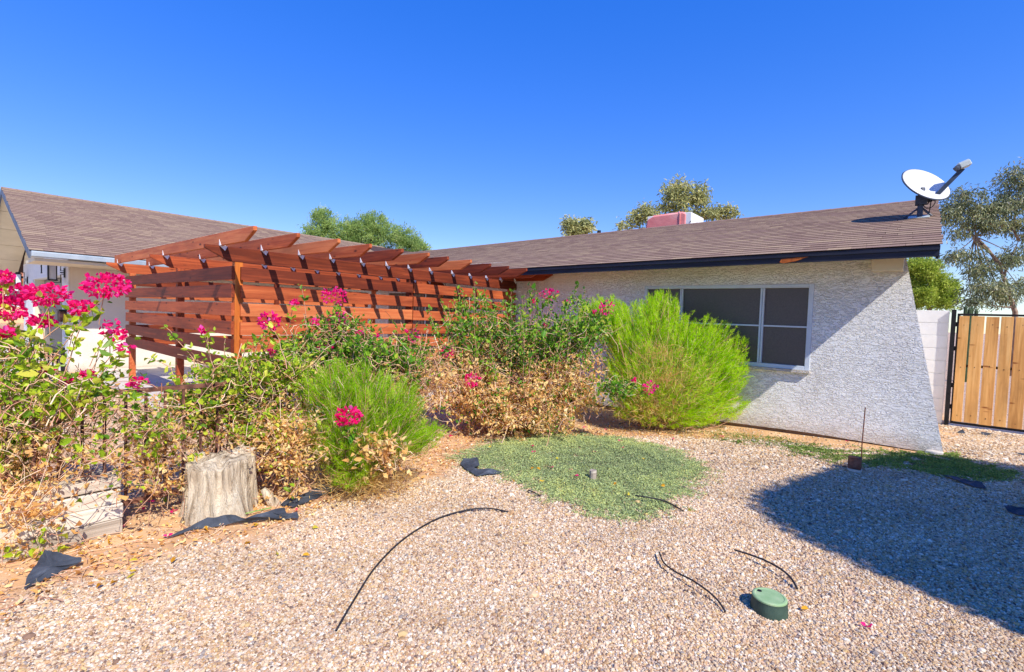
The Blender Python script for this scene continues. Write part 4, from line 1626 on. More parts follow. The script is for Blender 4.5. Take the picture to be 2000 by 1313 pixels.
def boug_a():
    p = Plant('bougainvillea', 'leftmost bougainvillea with big magenta clusters growing over the iron fence', 'bougainvillea', (-4.2, 0.35), 'bougainvilleas along the yard edge')
    D = 2.95
    for vol, n, ng, nd in (((50, 900, 120, 130, D, 0.35), 120, 0, 6), ((190, 890, 130, 90, D, 0.3), 34, 1, 2), ((40, 1000, 80, 60, D - .1, 0.25), 110, 0, 9),
                           ((300, 860, 70, 90, D + .3, 0.25), 55, 2, 4)):
        c = p.twigs(ell_sample(n, vol), 0.34, 0.0017, 0.25, 8)
        if ng:
            p.leaves_on(c, ng, 0.04)
        if nd:
            p.leaves_on(c, nd, 0.030, True)
    for vol, n, ng in (((60, 770, 85, 55, D, 0.25), 90, 6), ((150, 760, 90, 34, D, 0.2), 70, 5), ((20, 860, 40, 70, D, 0.25), 80, 6), ((110, 850, 90, 40, D, 0.25), 22, 4), ((20, 690, 40, 50, D, 0.2), 60, 5),
                       ((285, 820, 45, 50, D + .25, 0.15), 30, 4), ((60, 1060, 60, 30, D - .1, 0.15), 30, 3)):
        c = p.twigs(ell_sample(n, vol), 0.22, 0.0025)
        p.leaves_on(c, ng, 0.043)
    tips = np.concatenate([ell_sample(9, (120, 700, 120, 60, D + .2, 0.2)), ell_sample(6, (250, 800, 60, 60, D + .2, 0.15)), ell_sample(9, (40, 780, 60, 110, D + .2, 0.2))])
    p.canes(tips, 0.006, 0.0025, 0.15, 0.15)
    for pts, l in (([(20, 800), (90, 720), (150, 630), (200, 585)], 16), ([(80, 830), (140, 690), (160, 640), (165, 612)], 34), ([(0, 740), (60, 680), (95, 600)], 20),
                   ([(150, 800), (200, 730), (240, 685)], 34), ([(60, 700), (100, 650), (150, 612)], 10), ([(100, 800), (180, 745), (270, 735)], 20),
                   ([(0, 680), (25, 650), (20, 612)], 24), ([(120, 820), (205, 690), (255, 655)], 4), ([(100, 850), (200, 780), (290, 760)], 10),
                   ([(20, 860), (120, 830), (210, 795), (300, 805)], 10)):
        shoot(p, pts, D + RNG.normal(0, 0.08), l, 0.045)
    for f in ((206, 557, 88, 50), (92, 575, 84, 44), (157, 600, 54, 30), (14, 572, 64, 46), (16, 604, 66, 44), (6, 540, 40, 26), (82, 628, 50, 26), (10, 650, 30, 20)):
        p.flower(*f, D + RNG.normal(0, 0.08), loose=0.35)
    for f in ((218, 638, 50, 38), (243, 680, 38, 28), (270, 748, 46, 26), (88, 722, 24, 14), (128, 745, 26, 14), (172, 730, 30, 14), (232, 655, 30, 24)):
        p.flower(*f, D + 0.05, n=16, loose=0.6)
    p.finish('leaf_lime', single=300)


def boug_b():
    p = Plant('bougainvillea', 'straggly bougainvillea with lime leaves behind the tree stump', 'bougainvillea', (-4.35, 1.9), 'bougainvilleas along the yard edge')
    D = 3.85
    for vol, n, ng, nd in (((400, 830, 150, 90, D, 0.4), 220, 2, 4), ((510, 780, 110, 70, D + .2, 0.4), 200, 2, 5), ((560, 870, 75, 75, D, 0.3), 190, 1, 10), ((310, 870, 60, 80, D - .3, 0.3), 62, 1, 5),
                           ((290, 930, 50, 50, D - .5, 0.2), 44, 0, 7)):
        c = p.twigs(ell_sample(n, vol), 0.30, 0.0018, 0.25, 8)
        if ng:
            p.leaves_on(c, ng, 0.038)
        p.leaves_on(c, nd, 0.029, True)
    for vol, n, ng in (((480, 725, 85, 36, D, 0.3), 150, 6), ((425, 770, 90, 45, D, 0.3), 150, 6), ((560, 715, 50, 60, D + .2, 0.25), 130, 6), ((370, 800, 70, 50, D - .1, 0.25), 80, 5), ((520, 830, 70, 40, D, .25), 60, 5)):
        c = p.twigs(ell_sample(n, vol), 0.2, 0.0024)
        p.leaves_on(c, ng, 0.042)
    p.canes(ell_sample(30, (450, 770, 150, 60, D, 0.4)), 0.008, 0.003)
    for pts, l in (([(400, 770), (370, 700), (340, 660), (322, 638)], 20), ([(440, 760), (410, 690), (402, 648)], 26), ([(420, 760), (440, 700), (442, 655)], 16),
                   ([(490, 740), (500, 680), (525, 635)], 22), ([(360, 760), (330, 720), (290, 700)], 22), ([(470, 750), (475, 690), (500, 665)], 18), ([(300, 790), (340, 745), (395, 725)], 14),
                   ([(560, 720), (545, 660), (520, 640)], 16), ([(460, 800), (400, 745), (380, 715)], 4), ([(440, 790), (420, 735), (430, 710)], 3), ([(300, 820), (270, 780), (275, 740)], 12)):
        shoot(p, pts, D + RNG.normal(0, 0.1), l, 0.045)
    p.flower(527, 628, 44, 46, D + .1, n=60, loose=0.5)
    for f in ((400, 812, 18, 12), (362, 808, 14, 10), (530, 686, 14, 8), (395, 645, 12, 10), (575, 590, 12, 8), (325, 950, 16, 10)):
        p.flower(*f, D, n=7)
    p.finish('leaf_lime', single=220)


def boug_c():
    p = Plant('bougainvillea', 'bougainvillea with scattered magenta clusters behind the smaller broom bush', 'bougainvillea', (-4.5, 3.2), 'bougainvilleas along the yard edge')
    D = 4.95
    for vol, n, ng in (((610, 690, 60, 50, D, 0.4), 240, 8), ((690, 690, 80, 50, D, 0.4), 320, 8), ((785, 700, 70, 60, D + .1, 0.4), 260, 7), ((650, 640, 60, 40, D, 0.3), 110, 7)):
        c = p.twigs(ell_sample(n, vol), 0.26, 0.0024)
        p.leaves_on(c, ng, 0.042)
    for vol, n, nd in (((780, 770, 80, 60, D, 0.4), 240, 3), ((840, 730, 60, 60, D + .2, 0.3), 180, 3), ((590, 760, 70, 70, D - .2, .3), 220, 2)):
        c = p.twigs(ell_sample(n, vol), 0.3, 0.0022, 0.25, 8)
        p.leaves_on(c, nd, 0.036, True)
    p.canes(ell_sample(30, (690, 680, 130, 60, D, 0.5)), 0.009, 0.003)
    for pts, l in (([(620, 700), (600, 630), (590, 565)], 30), ([(640, 690), (650, 640), (655, 590)], 26), ([(690, 690), (690, 640), (712, 612)], 22), ([(800, 700), (800, 660), (812, 640)], 30),
                   ([(660, 690), (675, 650), (668, 612)], 26), ([(840, 730), (870, 690), (890, 660)], 24), ([(720, 690), (722, 650), (728, 625)], 12), ([(780, 760), (770, 700), (765, 680)], 18)):
        shoot(p, pts, D + RNG.normal(0, 0.12), l, 0.043)
    for f in ((655, 578, 56, 40, 70), (662, 622, 44, 34, 46), (632, 680, 40, 24, 34), (672, 685, 40, 26, 32), (722, 690, 20, 24, 16), (747, 700, 34, 40, 34), (805, 655, 36, 30, 34), (872, 687, 36, 22, 28),
              (732, 655, 18, 12, 10), (702, 650, 22, 12, 12), (728, 672, 18, 18, 12), (615, 630, 22, 16, 12)):
        p.flower(f[0], f[1], f[2], f[3], D + RNG.normal(0, .1), n=f[4], loose=0.55)
    p.finish('leaf_green')


def boug_d():
    p = Plant('bougainvillea', 'dense bougainvillea green above and golden dry below at the pergola corner', 'bougainvillea', (-4.1, 5.2), 'bougainvilleas along the yard edge')
    D = 6.3
    for vol, n, ng in (((925, 645, 75, 55, D, 0.5), 150, 9), ((1015, 660, 80, 45, D, 0.5), 190, 9), ((1100, 655, 75, 40, D, 0.5), 170, 9), ((1150, 640, 40, 40, D, 0.3), 110, 9), ((990, 710, 120, 40, D - .1, .5), 150, 6)):
        c = p.twigs(ell_sample(n, vol), 0.3, 0.0026)
        p.leaves_on(c, ng, 0.046)
    for vol, n, nd in (((990, 770, 150, 60, D - .2, 0.6), 640, 7), ((1090, 730, 90, 50, D - .1, 0.5), 260, 6), ((920, 750, 80, 60, D - .1, 0.5), 300, 7), ((1130, 770, 60, 40, D, 0.4), 170, 6), ((1020, 815, 130, 25, D - .3, 0.5), 280, 6)):
        c = p.twigs(ell_sample(n, vol), 0.26, 0.0024, 0.3, 7)
        p.leaves_on(c, nd, 0.038, True, hang=0.7)
        p.leaves_on(c[: n // 3], 5, 0.040)
    p.canes(ell_sample(46, (1010, 660, 150, 70, D, 0.6)), 0.010, 0.003)
    for pts, l in (([(870, 690), (850, 640), (838, 602)], 36), ([(905, 660), (898, 610), (893, 562)], 40), ([(930, 640), (927, 590), (928, 548)], 18), ([(960, 650), (955, 610), (940, 575)], 36),
                   ([(1000, 640), (998, 600), (1000, 568)], 36), ([(1035, 640), (1038, 590), (1036, 555)], 40), ([(1060, 650), (1070, 600), (1070, 582)], 34), ([(1100, 640), (1115, 600), (1128, 556)], 44),
                   ([(1110, 690), (1150, 640), (1190, 592)], 60), ([(1090, 650), (1100, 610), (1105, 590)], 30), ([(1010, 690), (975, 630), (965, 600)], 30), ([(880, 690), (880, 650), (868, 620)], 26)):
        shoot(p, pts, D + RNG.normal(0, 0.15), l, 0.046)
    tx = [838, 893, 928, 965, 1000, 1036, 1070, 1128, 1190]
    ty = [602, 562, 556, 590, 568, 555, 582, 556, 592]
    for k in range(44):
        x = 838 + (1192 - 838) * ((k + RNG.uniform(0, 1)) / 44)
        y = np.interp(x, tx, ty) + abs(RNG.normal(18, 26))
        xb = x + (1010 - x) * 0.32 + RNG.normal(0, 8)
        shoot(p, [(xb, 770), ((x + xb) / 2 + RNG.normal(0, 5), (y + 750) / 2), (x, y)], D + RNG.normal(0, 0.32), int(RNG.uniform(36, 64)), 0.044)
    cg = p.twigs(ell_sample(240, (1000, 690, 150, 40, D, 0.45)), 0.26, 0.0022)
    p.leaves_on(cg, 5, 0.036, True)
    c = ell_sample(55, (1205, 755, 40, 14, D - .5, 0.15))
    p.leaves_on(p.twigs(c, 0.2), 6, 0.044)
    shoot(p, [(1110, 790), (1180, 762), (1265, 757)], D - .5, 20, 0.044)
    for f in ((1073, 575, 40, 24, 40), (1183, 602, 34, 34, 40), (921, 743, 36, 34, 60), (1270, 757, 34, 32, 34), (1106, 590, 14, 10, 9), (1045, 588, 12, 10, 8), (1065, 636, 12, 10, 8), (1238, 742, 10, 8, 7), (1160, 610, 14, 10, 9),
              (1050, 650, 10, 8, 7)):
        p.flower(f[0], f[1], f[2], f[3], (D - .55) if f[1] > 700 else D + RNG.normal(0, .1), n=f[4], loose=0.55)
    p.finish('leaf_green')


def broom(name, label, base, D, vols, mt, blen, bwid, straw, dry_vols=()):
    p = Plant(name, label, 'broom bush', base, 'bright green broom bushes')
    C, DD, L, Wd, T = [], [], [], [], []
    for vol, n in vols:
        pts = ell_sample(n, (*vol, ), 0.42)
        pts = clamp_ground(pts)
        out = unit(pts - (p.base + np.array([0, 0, 0.15])))
        ax = unit(out * 1.1 + np.array([0, 0, 0.25]) + RNG.normal(0, 0.25, (n, 3)))
        ln = RNG.uniform(0.12, 0.28, n)
        p0 = clamp_ground(pts - ax * ln[:, None])
        c = clamp_ground(curve_pts(p0, pts, RNG.normal(0, 0.015, (n, 3)), 5))
        p.tw.append(c)
        p.twr.append(np.repeat(np.linspace(0.0022, 0.001, 5)[None], n, 0))
        p.twt.append(RNG.uniform(0, 1, n))
        per = 44
        tt = RNG.uniform(0.0, 1, (n, per)) ** 0.8
        q = p0[:, None] * (1 - tt[..., None]) + pts[:, None] * tt[..., None]
        d = ax[:, None] + RNG.normal(0, 0.5, (n, per, 3))
        base_t = RNG.normal(0.5, 0.22, (n, 1))
        C.append((q + RNG.normal(0, 0.010, q.shape)).reshape(-1, 3))
        DD.append(d.reshape(-1, 3))
        L.append((blen * RNG.uniform(0.5, 1.3, (n, per)) * (1.15 - 0.5 * tt)).ravel())
        Wd.append(np.full(n * per, bwid) * RNG.uniform(0.7, 1.2, n * per))
        T.append(np.clip(base_t + RNG.normal(0, 0.15, (n, per)), 0, 1).ravel())
    me = blades_mesh('foliage', *map(np.concatenate, (C, DD, L, Wd, T)))
    o = place('foliage', me, M[mt], p.t)
    tag(o, kind='stuff')
    p.canes(np.concatenate([ell_sample(20, v) for v, n in vols]), 0.008, 0.002, 0.10, 0.05)
    # straw: dry inner and lower growth
    C, DD, L, Wd, T = [], [], [], [], []
    for vol, n in straw:
        pts = clamp_ground(ell_sample(n, vol, 0.6))
        out = unit(pts - p.base) + np.array([0, 0, 0.1]) + RNG.normal(0, 0.6, (n, 3))
        C.append(pts); DD.append(out); L.append(RNG.uniform(0.05, 0.16, n)); Wd.append(np.full(n, bwid * 0.9)); T.append(RNG.uniform(0, 1, n))
    me = blades_mesh('dry_stems', *map(np.concatenate, (C, DD, L, Wd, T)))
    o = place('dry_stems', me, M['straw'], p.t)
    tag(o, kind='stuff')
    return p


boug_a()
boug_b()
boug_c()
D1 = 4.1
b1 = broom('broom_bush', 'smaller bright green broom bush with straw at its foot and one magenta cluster', (-3.62, 2.35), D1,
           [((670, 745, 85, 50, D1, 0.35), 260), ((755, 780, 85, 60, D1, 0.35), 300), ((715, 850, 95, 60, D1 - .1, 0.4), 330), ((640, 830, 55, 70, D1, 0.3), 170), ((820, 845, 55, 30, D1, 0.25), 120), ((690, 920, 60, 30, D1 - .2, 0.3), 90)],
           'broom2', 0.060, 0.0044, [((720, 940, 95, 24, D1 - .15, 0.35), 1500), ((730, 880, 110, 60, D1, 0.35), 900), ((650, 900, 60, 50, D1, .3), 400)])
b1.flower(680, 813, 58, 42, D1 - 0.4, n=90, loose=0.5)
c_ = b1.twigs(ell_sample(90, (745, 880, 60, 50, D1 - .3, 0.2)), 0.15)
b1.leaves_on(c_, 3, 0.045, True)
b1.leaves_on(b1.twigs(ell_sample(8, (690, 845, 14, 18, D1 - .4, 0.05)), 0.1), 4, 0.04)
b1.finish('leaf_green')
boug_d()
D2 = 7.0
b2 = broom('broom_bush', 'large lime green broom bush before the window', (-2.85, 6.75), D2,
           [((1265, 640, 105, 62, D2, 0.5), 600), ((1180, 615, 52, 44, D2 - .1, 0.35), 300), ((1145, 610, 26, 26, D2, 0.25), 80), ((1375, 670, 84, 58, D2, 0.45), 470), ((1310, 740, 130, 70, D2 - .2, 0.55), 760), ((1405, 720, 62, 56, D2, 0.4), 380),
            ((1235, 710, 60, 60, D2 - .1, 0.4), 330), ((1320, 805, 105, 28, D2 - .2, 0.5), 290), ((1415, 790, 48, 36, D2 + .1, 0.25), 130), ((1225, 780, 40, 44, D2 - .3, 0.25), 120), ((1290, 590, 40, 26, D2, 0.3), 110)],
           'broom', 0.062, 0.0062, [((1300, 745, 100, 60, D2 - .62, 0.2), 1500), ((1270, 800, 80, 30, D2 - .4, 0.4), 1300), ((1290, 690, 60, 30, D2 - .5, .15), 350)])
b2.finish('leaf_green')


# ------------------------------------------------------------------ ground cover, grass, litter
def in_poly(x, y, poly):
    inside = np.zeros(len(x), bool)
    n = len(poly)
    for i in range(n):
        x0, y0 = poly[i]
        x1, y1 = poly[(i + 1) % n]
        c = ((y0 > y) != (y1 > y)) & (x < (x1 - x0) * (y - y0) / (y1 - y0 + 1e-12) + x0)
        inside ^= c
    return inside


def poly_dist(x, y, poly):
    d = np.full(len(x), 1e9)
    n = len(poly)
    for i in range(n):
        a = np.array(poly[i]); b = np.array(poly[(i + 1) % n])
        ab = b - a
        t = np.clip(((x - a[0]) * ab[0] + (y - a[1]) * ab[1]) / (ab @ ab), 0, 1)
        d = np.minimum(d, np.hypot(x - a[0] - t * ab[0], y - a[1] - t * ab[1]))
    return d


def mat_cover(name, label, poly, n, size, stops, height, feather, keepf=0.0, nr=170):
    P = np.array(poly)
    lo, hi = P.min(0) - feather, P.max(0) + feather
    x = RNG.uniform(lo[0], hi[0], n * 2)
    y = RNG.uniform(lo[1], hi[1], n * 2)
    ins = in_poly(x, y, poly)
    d = poly_dist(x, y, poly) * np.where(ins, 1, -1)
    nz = 0.5 + 0.5 * np.sin(9 * x + 3 * np.sin(5 * y)) * np.sin(8 * y + 2 * np.sin(6 * x))
    pr = sstep(-feather, feather, d + (nz - .5) * feather * 1.2)
    if keepf:
        pr *= sstep(0.25, 0.6, nz + keepf)
    k = RNG.uniform(0, 1, len(x)) < pr
    x, y, d, nz = x[k], y[k], d[k], nz[k]
    big = 0.5 + 0.5 * np.sin(2.6 * x + 1.3) * np.sin(2.2 * y + 0.4 + np.sin(1.7 * x))
    tone = np.clip(RNG.normal(0.36, 0.2, len(x)) + 0.3 * (nz - .5) + 0.3 * (big - .4), 0, 1)
    bare = (np.sin(13 * x + 4 * np.sin(11 * y)) * np.sin(12 * y + 3 * np.sin(9 * x)) > 0.82) & (RNG.uniform(0, 1, len(x)) < 0.8)
    x, y, d, nz, tone = x[~bare], y[~bare], d[~bare], nz[~bare], tone[~bare]
    hgt = height * sstep(-0.05, 0.5, d) * (0.55 + 0.6 * nz) + 0.004
    z = gz(x, y) + 0.006 + hgt * RNG.uniform(0.35, 1, len(x))
    c = np.column_stack([x, y, z])
    dr = np.column_stack([RNG.normal(0, 1, (len(x), 2)), RNG.uniform(-0.1, 0.7, len(x))])
    me = leaves_mesh(name, c, dr, size * RNG.uniform(0.6, 1.4, len(x)), tone, 0.6, 0.2, 0.1, 1.2)
    # runners creeping out over the gravel
    ei = RNG.integers(0, len(poly), nr)
    tt = RNG.uniform(0, 1, (nr, 1))
    st = P[ei] * (1 - tt) + P[(ei + 1) % len(poly)] * tt
    ctr = P.mean(0)
    od = unit(st - ctr) + RNG.normal(0, 0.45, (nr, 2))
    ln = RNG.uniform(0.05, 0.24, (nr, 1))
    k2 = 60
    sv = RNG.uniform(-0.6, 1, (nr, k2, 1))
    q2 = st[:, None] + od[:, None] * ln[:, None] * sv + RNG.normal(0, 0.008, (nr, k2, 2))
    q2 = q2.reshape(-1, 2)
    c2 = np.column_stack([q2, gz(q2[:, 0], q2[:, 1]) + RNG.uniform(0.006, 0.022, len(q2))])
    d2 = np.column_stack([RNG.normal(0, 1, (len(q2), 2)), RNG.uniform(0, 0.6, len(q2))])
    c = np.vstack([c, c2])
    dr = np.vstack([dr, d2])
    tone = np.concatenate([tone, np.clip(RNG.normal(0.4, 0.22, len(q2)), 0, 1)])
    x = c[:, 0]
    me = leaves_mesh(name, c, dr, size * RNG.uniform(0.6, 1.4, len(x)), tone, 0.6, 0.2, 0.1, 1.2)
    o = place(name, me, leaf_mat(name + '_leaf', stops, 0.25, 0.6, 0.15))
    tag(o, label, kind='stuff')


GC1 = [tuple(gnd(*q)[:2]) for q in ((905, 890), (940, 872), (1010, 858), (1080, 852), (1150, 852), (1220, 860), (1290, 875), (1362, 905), (1358, 930), (1310, 965), (1285, 990), (1230, 1005), (1170, 998), (1100, 975), (1045, 950), (985, 925), (930, 910))]
mat_cover('ground_cover', 'grey green creeping ground cover patch in the middle of the gravel', GC1, 95000, 0.0145,
          [(0.0, S(134, 146, 104)), (0.35, S(168, 184, 128)), (0.7, S(198, 208, 132)), (1.0, S(226, 218, 128))], 0.045, 0.20)
GC2 = [tuple(gnd(*q)[:2]) for q in ((1545, 872), (1620, 882), (1700, 888), (1790, 890), (1850, 893), (1965, 930), (1945, 942), (1850, 935), (1740, 915), (1640, 903), (1570, 888))]
mat_cover('grass_patch', 'green creeping grass strip at the foot of the slanted wall', GC2, 26000, 0.017,
          [(0.0, S(98, 122, 58)), (0.45, S(140, 162, 80)), (0.8, S(176, 190, 100)), (1.0, S(212, 204, 130))], 0.03, 0.16, 0.2, 70)
GC3 = [tuple(gnd(*q)[:2]) for q in ((1380, 838), (1450, 845), (1545, 862), (1640, 875), (1560, 880), (1470, 868), (1390, 852))]
mat_cover('sparse_weeds', 'thin sparse weeds between the broom bush and the wall strip', GC3, 2000, 0.018,
          [(0.0, S(70, 98, 36)), (0.5, S(120, 146, 60)), (1.0, S(190, 180, 100))], 0.02, 0.12, 0.0, 6)


def litter():
    n = 2400
    y = RNG.uniform(-0.3, 7.3, n)
    x = np.interp(y, _ey, _ex) - np.abs(RNG.normal(0.28, 0.35, n)) + 0.12
    k = ~((y > 7.0) & (x > -1))
    x, y = x[k], y[k]
    c = np.column_stack([x, y, gz(x, y) + 0.008 + RNG.uniform(0, 0.012, len(x))])
    d = np.column_stack([RNG.normal(0, 1, (len(x), 2)), RNG.normal(0.1, 0.3, len(x))])
    me = leaves_mesh('leaf_litter', c, d, RNG.uniform(0.014, 0.042, len(x)), RNG.uniform(0, 1, len(x)), 0.5, 0.35, 0.3, 1.5)
    o = place('leaf_litter', me, M['leaf_dry'])
    tag(o, 'dry tan leaves and bits scattered on the dirt under the bushes', kind='stuff')
    n = 420
    y = RNG.uniform(-0.2, 7.0, n)
    x = np.interp(y, _ey, _ex) - np.abs(RNG.normal(0.25, 0.3, n)) + 0.1
    p0 = np.column_stack([x, y, gz(x, y) + 0.01])
    a = RNG.uniform(0, 6.28, n)
    L = RNG.uniform(0.06, 0.3, n)
    p1 = p0 + np.column_stack([np.cos(a) * L, np.sin(a) * L, np.zeros(n)])
    p1[:, 2] = gz(p1[:, 0], p1[:, 1]) + 0.01 + RNG.uniform(0, 0.02, n)
    cv = curve_pts(p0, p1, np.column_stack([RNG.normal(0, 0.03, (n, 2)), RNG.uniform(0, 0.01, n)]), 6)
    o = place('fallen_twigs', strands_mesh('fallen_twigs', cv, np.full((n, 6), 0.002), RNG.uniform(0, 1, n)), M['twig'])
    tag(o, 'thin fallen twigs on the dirt under the bushes', kind='stuff')


litter()


ORD = ('first', 'second', 'third', 'fourth', 'fifth', 'sixth', 'seventh', 'eighth', 'ninth', 'tenth', 'eleventh', 'twelfth', 'thirteenth', 'fourteenth')


def zone_of(q):
    c = gnd(*q)
    if in_poly(np.array([c[0]]), np.array([c[1]]), GC1)[0]:
        return 'on the green ground cover'
    if c[0] - np.interp(c[1], _ey, _ex) < 0.05:
        return 'on the dirt under the bushes' if c[1] > 1.6 else 'on the dirt by the stump'
    return 'on the open gravel'


def zone_tag(o, q, what, cat, group, allq):
    z = zone_of(q)
    same = sorted([k for k in allq if zone_of(k) == z])
    i = same.index(q)
    tag(o, '%s %s, %s from the left' % (what, z, ORD[i]), cat, group)


def scatter_things():
    shared = []
    for k in range(4):
        me = leaves_mesh('fallen_petal', np.array([[0, 0, 0.0], [0.003, 0.004, 0.002], [0, -0.004, 0.001]]), np.array([[1, 0.1, 0.3], [-0.4, 1, 0.35], [-0.5, -0.9, 0.3]]), np.array([0.03, 0.028, 0.026]), np.array([0.3, 0.5, 0.6]), 0.8, 0.2, 0.1, 2)
        me.materials.append(M['bract'])
        shared.append(me)
    px = [(278, 1000), (297, 985), (340, 1003), (237, 1035), (328, 1053), (1040, 882), (1042, 893), (1077, 923), (1115, 928), (1127, 939), (1211, 870), (1215, 884), (1160, 892), (1314, 857), (1142, 834), (1183, 838),
          (1124, 843), (900, 840), (881, 855), (745, 952), (1654, 867), (1767, 902), (1693, 1227), (577, 1003), (510, 918), (1410, 851), (940, 838)]
    for i, q in enumerate(px):
        c = gnd(*q)
        z = gz(c[0], c[1]) + (0.05 if in_poly(np.array([c[0]]), np.array([c[1]]), GC1)[0] else 0.018)
        o = place('fallen_petal', shared[i % 4], None, None, (c[0], c[1], z), rot=(0, 0, random.uniform(0, 6.28)))
        zone_tag(o, q, 'fallen magenta petal', 'petal', 'fallen petals on the ground', px)
    shared = []
    for k in range(4):
        me = leaves_mesh('dry_leaf', np.zeros((1, 3)), np.array([[1, 0, 0.15]]), np.array([0.045]), np.array([0.2 + 0.25 * k]), 0.6, 0.3, 0.3, 2)
        me.materials.append(M['yleaf'])
        shared.append(me)
    px = [(163, 1075), (211, 1068), (165, 1087), (270, 1102), (335, 1109), (405, 1043), (268, 1125), (265, 1131), (230, 1146), (605, 1090), (497, 1030), (540, 1090), (490, 1068), (1003, 945), (1053, 950), (1225, 979), (1200, 958), (1290, 960), (1260, 907),
          (1085, 905), (1043, 924), (1055, 928), (960, 880), (610, 1035), (200, 1150), (1580, 1195), (1530, 1200), (1345, 1000)]
    for i, q in enumerate(px):
        c = gnd(*q)
        z = gz(c[0], c[1]) + (0.05 if in_poly(np.array([c[0]]), np.array([c[1]]), GC1)[0] else 0.018)
        o = place('dry_leaf', shared[i % 4], None, None, (c[0], c[1], z), rot=(random.uniform(-.3, .3), random.uniform(-.3, .3), random.uniform(0, 6.28)))
        zone_tag(o, q, 'yellow dry leaf', 'leaf', 'yellow dry leaves on the ground', px)


M['yleaf'] = leaf_mat('yellow_dry_leaf', [(0.0, S(176, 116, 32)), (0.5, S(222, 168, 52)), (1.0, S(206, 196, 70))], 0.3, 0.7, 0.1)
scatter_things()

# ------------------------------------------------------------------ black fabric scraps, tubes, valve box, rod
M['fabric'] = mat('weathered_black_fabric', [(0.3, S(44, 48, 56)), (0.6, S(70, 76, 86)), (0.8, S(104, 110, 118))], 9, rough=0.8, bmp=0.6, bscale=30, bdist=0.01)
M['gstake'] = mat('green_plastic', [(0.3, S(110, 140, 70)), (0.7, S(140, 168, 90))], 8, rough=0.6)
M['tube'] = mat('black_poly_tube', [(0.3, S(30, 28, 32)), (0.7, S(50, 46, 50))], 10, rough=0.6)


def scrap(label, outline, crumple=0.012, center=None):
    """crumpled sheet of fabric: outline of (photo x, y, height)"""
    pts = []
    for x, y, z in outline:
        p = gnd(x, y, z)
        pts.append(Vector((p[0], p[1], z + float(gz(p[0], p[1])) + 0.016)))
    c = sum(pts, Vector()) / len(pts)
    bm = bmesh.new()
    vs = [bm.verts.new(p - c) for p in pts]
    if center:
        p = gnd(center[0], center[1], center[2])
        vc = bm.verts.new(Vector((p[0], p[1], center[2] + float(gz(p[0], p[1])) + 0.016)) - c)
        for i in range(len(vs)):
            bm.faces.new((vs[i], vs[(i + 1) % len(vs)], vc))
    else:
        bm.faces.new(vs)
        bmesh.ops.triangulate(bm, faces=bm.faces)
    bmesh.ops.subdivide_edges(bm, edges=bm.edges, cuts=3, use_grid_fill=True)
    for v in bm.verts:
        q = v.co + c
        f = crumple * (math.sin(31 * q.x + 17 * q.y) + 0.6 * math.sin(57 * q.x - 43 * q.y + 1) + random.uniform(-.3, .3))
        v.co.z += f * 0.6
        v.co.z = max(v.co.z, float(gz(q.x, q.y)) + 0.014 - c.z)
        v.co.x += random.uniform(-.003, .003)
        v.co.y += random.uniform(-.003, .003)
    bmesh.ops.recalc_face_normals(bm, faces=bm.faces)
    me = bpy.data.meshes.new('fabric_scrap')
    bm.to_mesh(me)
    bm.free()
    o = place('fabric_scrap', me, M['fabric'], None, c)
    s = o.modifiers.new('thickness', 'SOLIDIFY')
    s.thickness = 0.0025
    tag(o, label, 'fabric scrap', 'scraps of black landscape fabric')


scrap('black fabric scrap folded up to a point at the lower left by the edging block', [(46, 1158, 0.0), (55, 1132, 0.01), (72, 1110, 0.03), (88, 1083, 0.09), (110, 1087, 0.07), (140, 1092, 0.05), (160, 1096, 0.035), (160, 1104, 0.02), (135, 1112, 0.01), (110, 1128, 0.0), (80, 1143, 0.0), (58, 1152, 0.0)], 0.008, (100, 1112, 0.035))
scrap('long rolled strip of black fabric lying before the tree stump', [(320, 1057, 0.0), (370, 1034, 0.01), (405, 1018, 0.045), (440, 1012, 0.055), (480, 1016, 0.05), (520, 1007, 0.045), (556, 997, 0.04), (560, 1008, 0.04), (582, 1006, 0.03), (583, 1021, 0.0), (560, 1019, 0.0), (500, 1024, 0.0), (450, 1030, 0.0), (400, 1037, 0.0), (360, 1047, 0.0)], 0.010)
scrap('flat black fabric scrap running under the smaller broom bush', [(545, 990, 0.0), (568, 972, 0.01), (600, 966, 0.012), (630, 952, 0.02), (650, 948, 0.03), (655, 962, 0.02), (620, 975, 0.01), (600, 984, 0.008), (572, 996, 0.0)], 0.008)
scrap('folded black fabric scrap at the left end of the ground cover', [(900, 909, 0.01), (904, 897, 0.04), (932, 895, 0.05), (937, 910, 0.03), (925, 916, 0.02), (960, 919, 0.03), (982, 924, 0.01), (975, 928, 0.0), (932, 932, 0.0), (915, 922, 0.0)], 0.008)
scrap('torn black fabric scrap in the shade below the grass strip', [(1842, 938, 0.0), (1875, 942, 0.02), (1895, 947, 0.025), (1918, 952, 0.03), (1925, 964, 0.0), (1900, 960, 0.0), (1870, 950, 0.0)], 0.012)
scrap('black fabric scrap in the shade at the right edge of the yard', [(1960, 994, 0.03), (1985, 1000, 0.03), (2030, 1004, 0.04), (2040, 1018, 0.0), (1990, 1015, 0.0), (1968, 1008, 0.0)], 0.012)
scrap('thin black fabric sliver at the far right shadow edge', [(1982, 896, 0.01), (2010, 898, 0.02), (2015, 903, 0.0), (1990, 900, 0.0)], 0.006)
scrap('small pointed grey fabric scrap near the gate post', [(1868, 848, 0.0), (1880, 842, 0.05), (1885, 851, 0.0)], 0.004)
scrap('small grey fabric scrap on the gravel below the gate boards', [(1914, 846, 0.02), (1940, 850, 0.01), (1925, 853, 0.0), (1918, 851, 0.0)], 0.004)


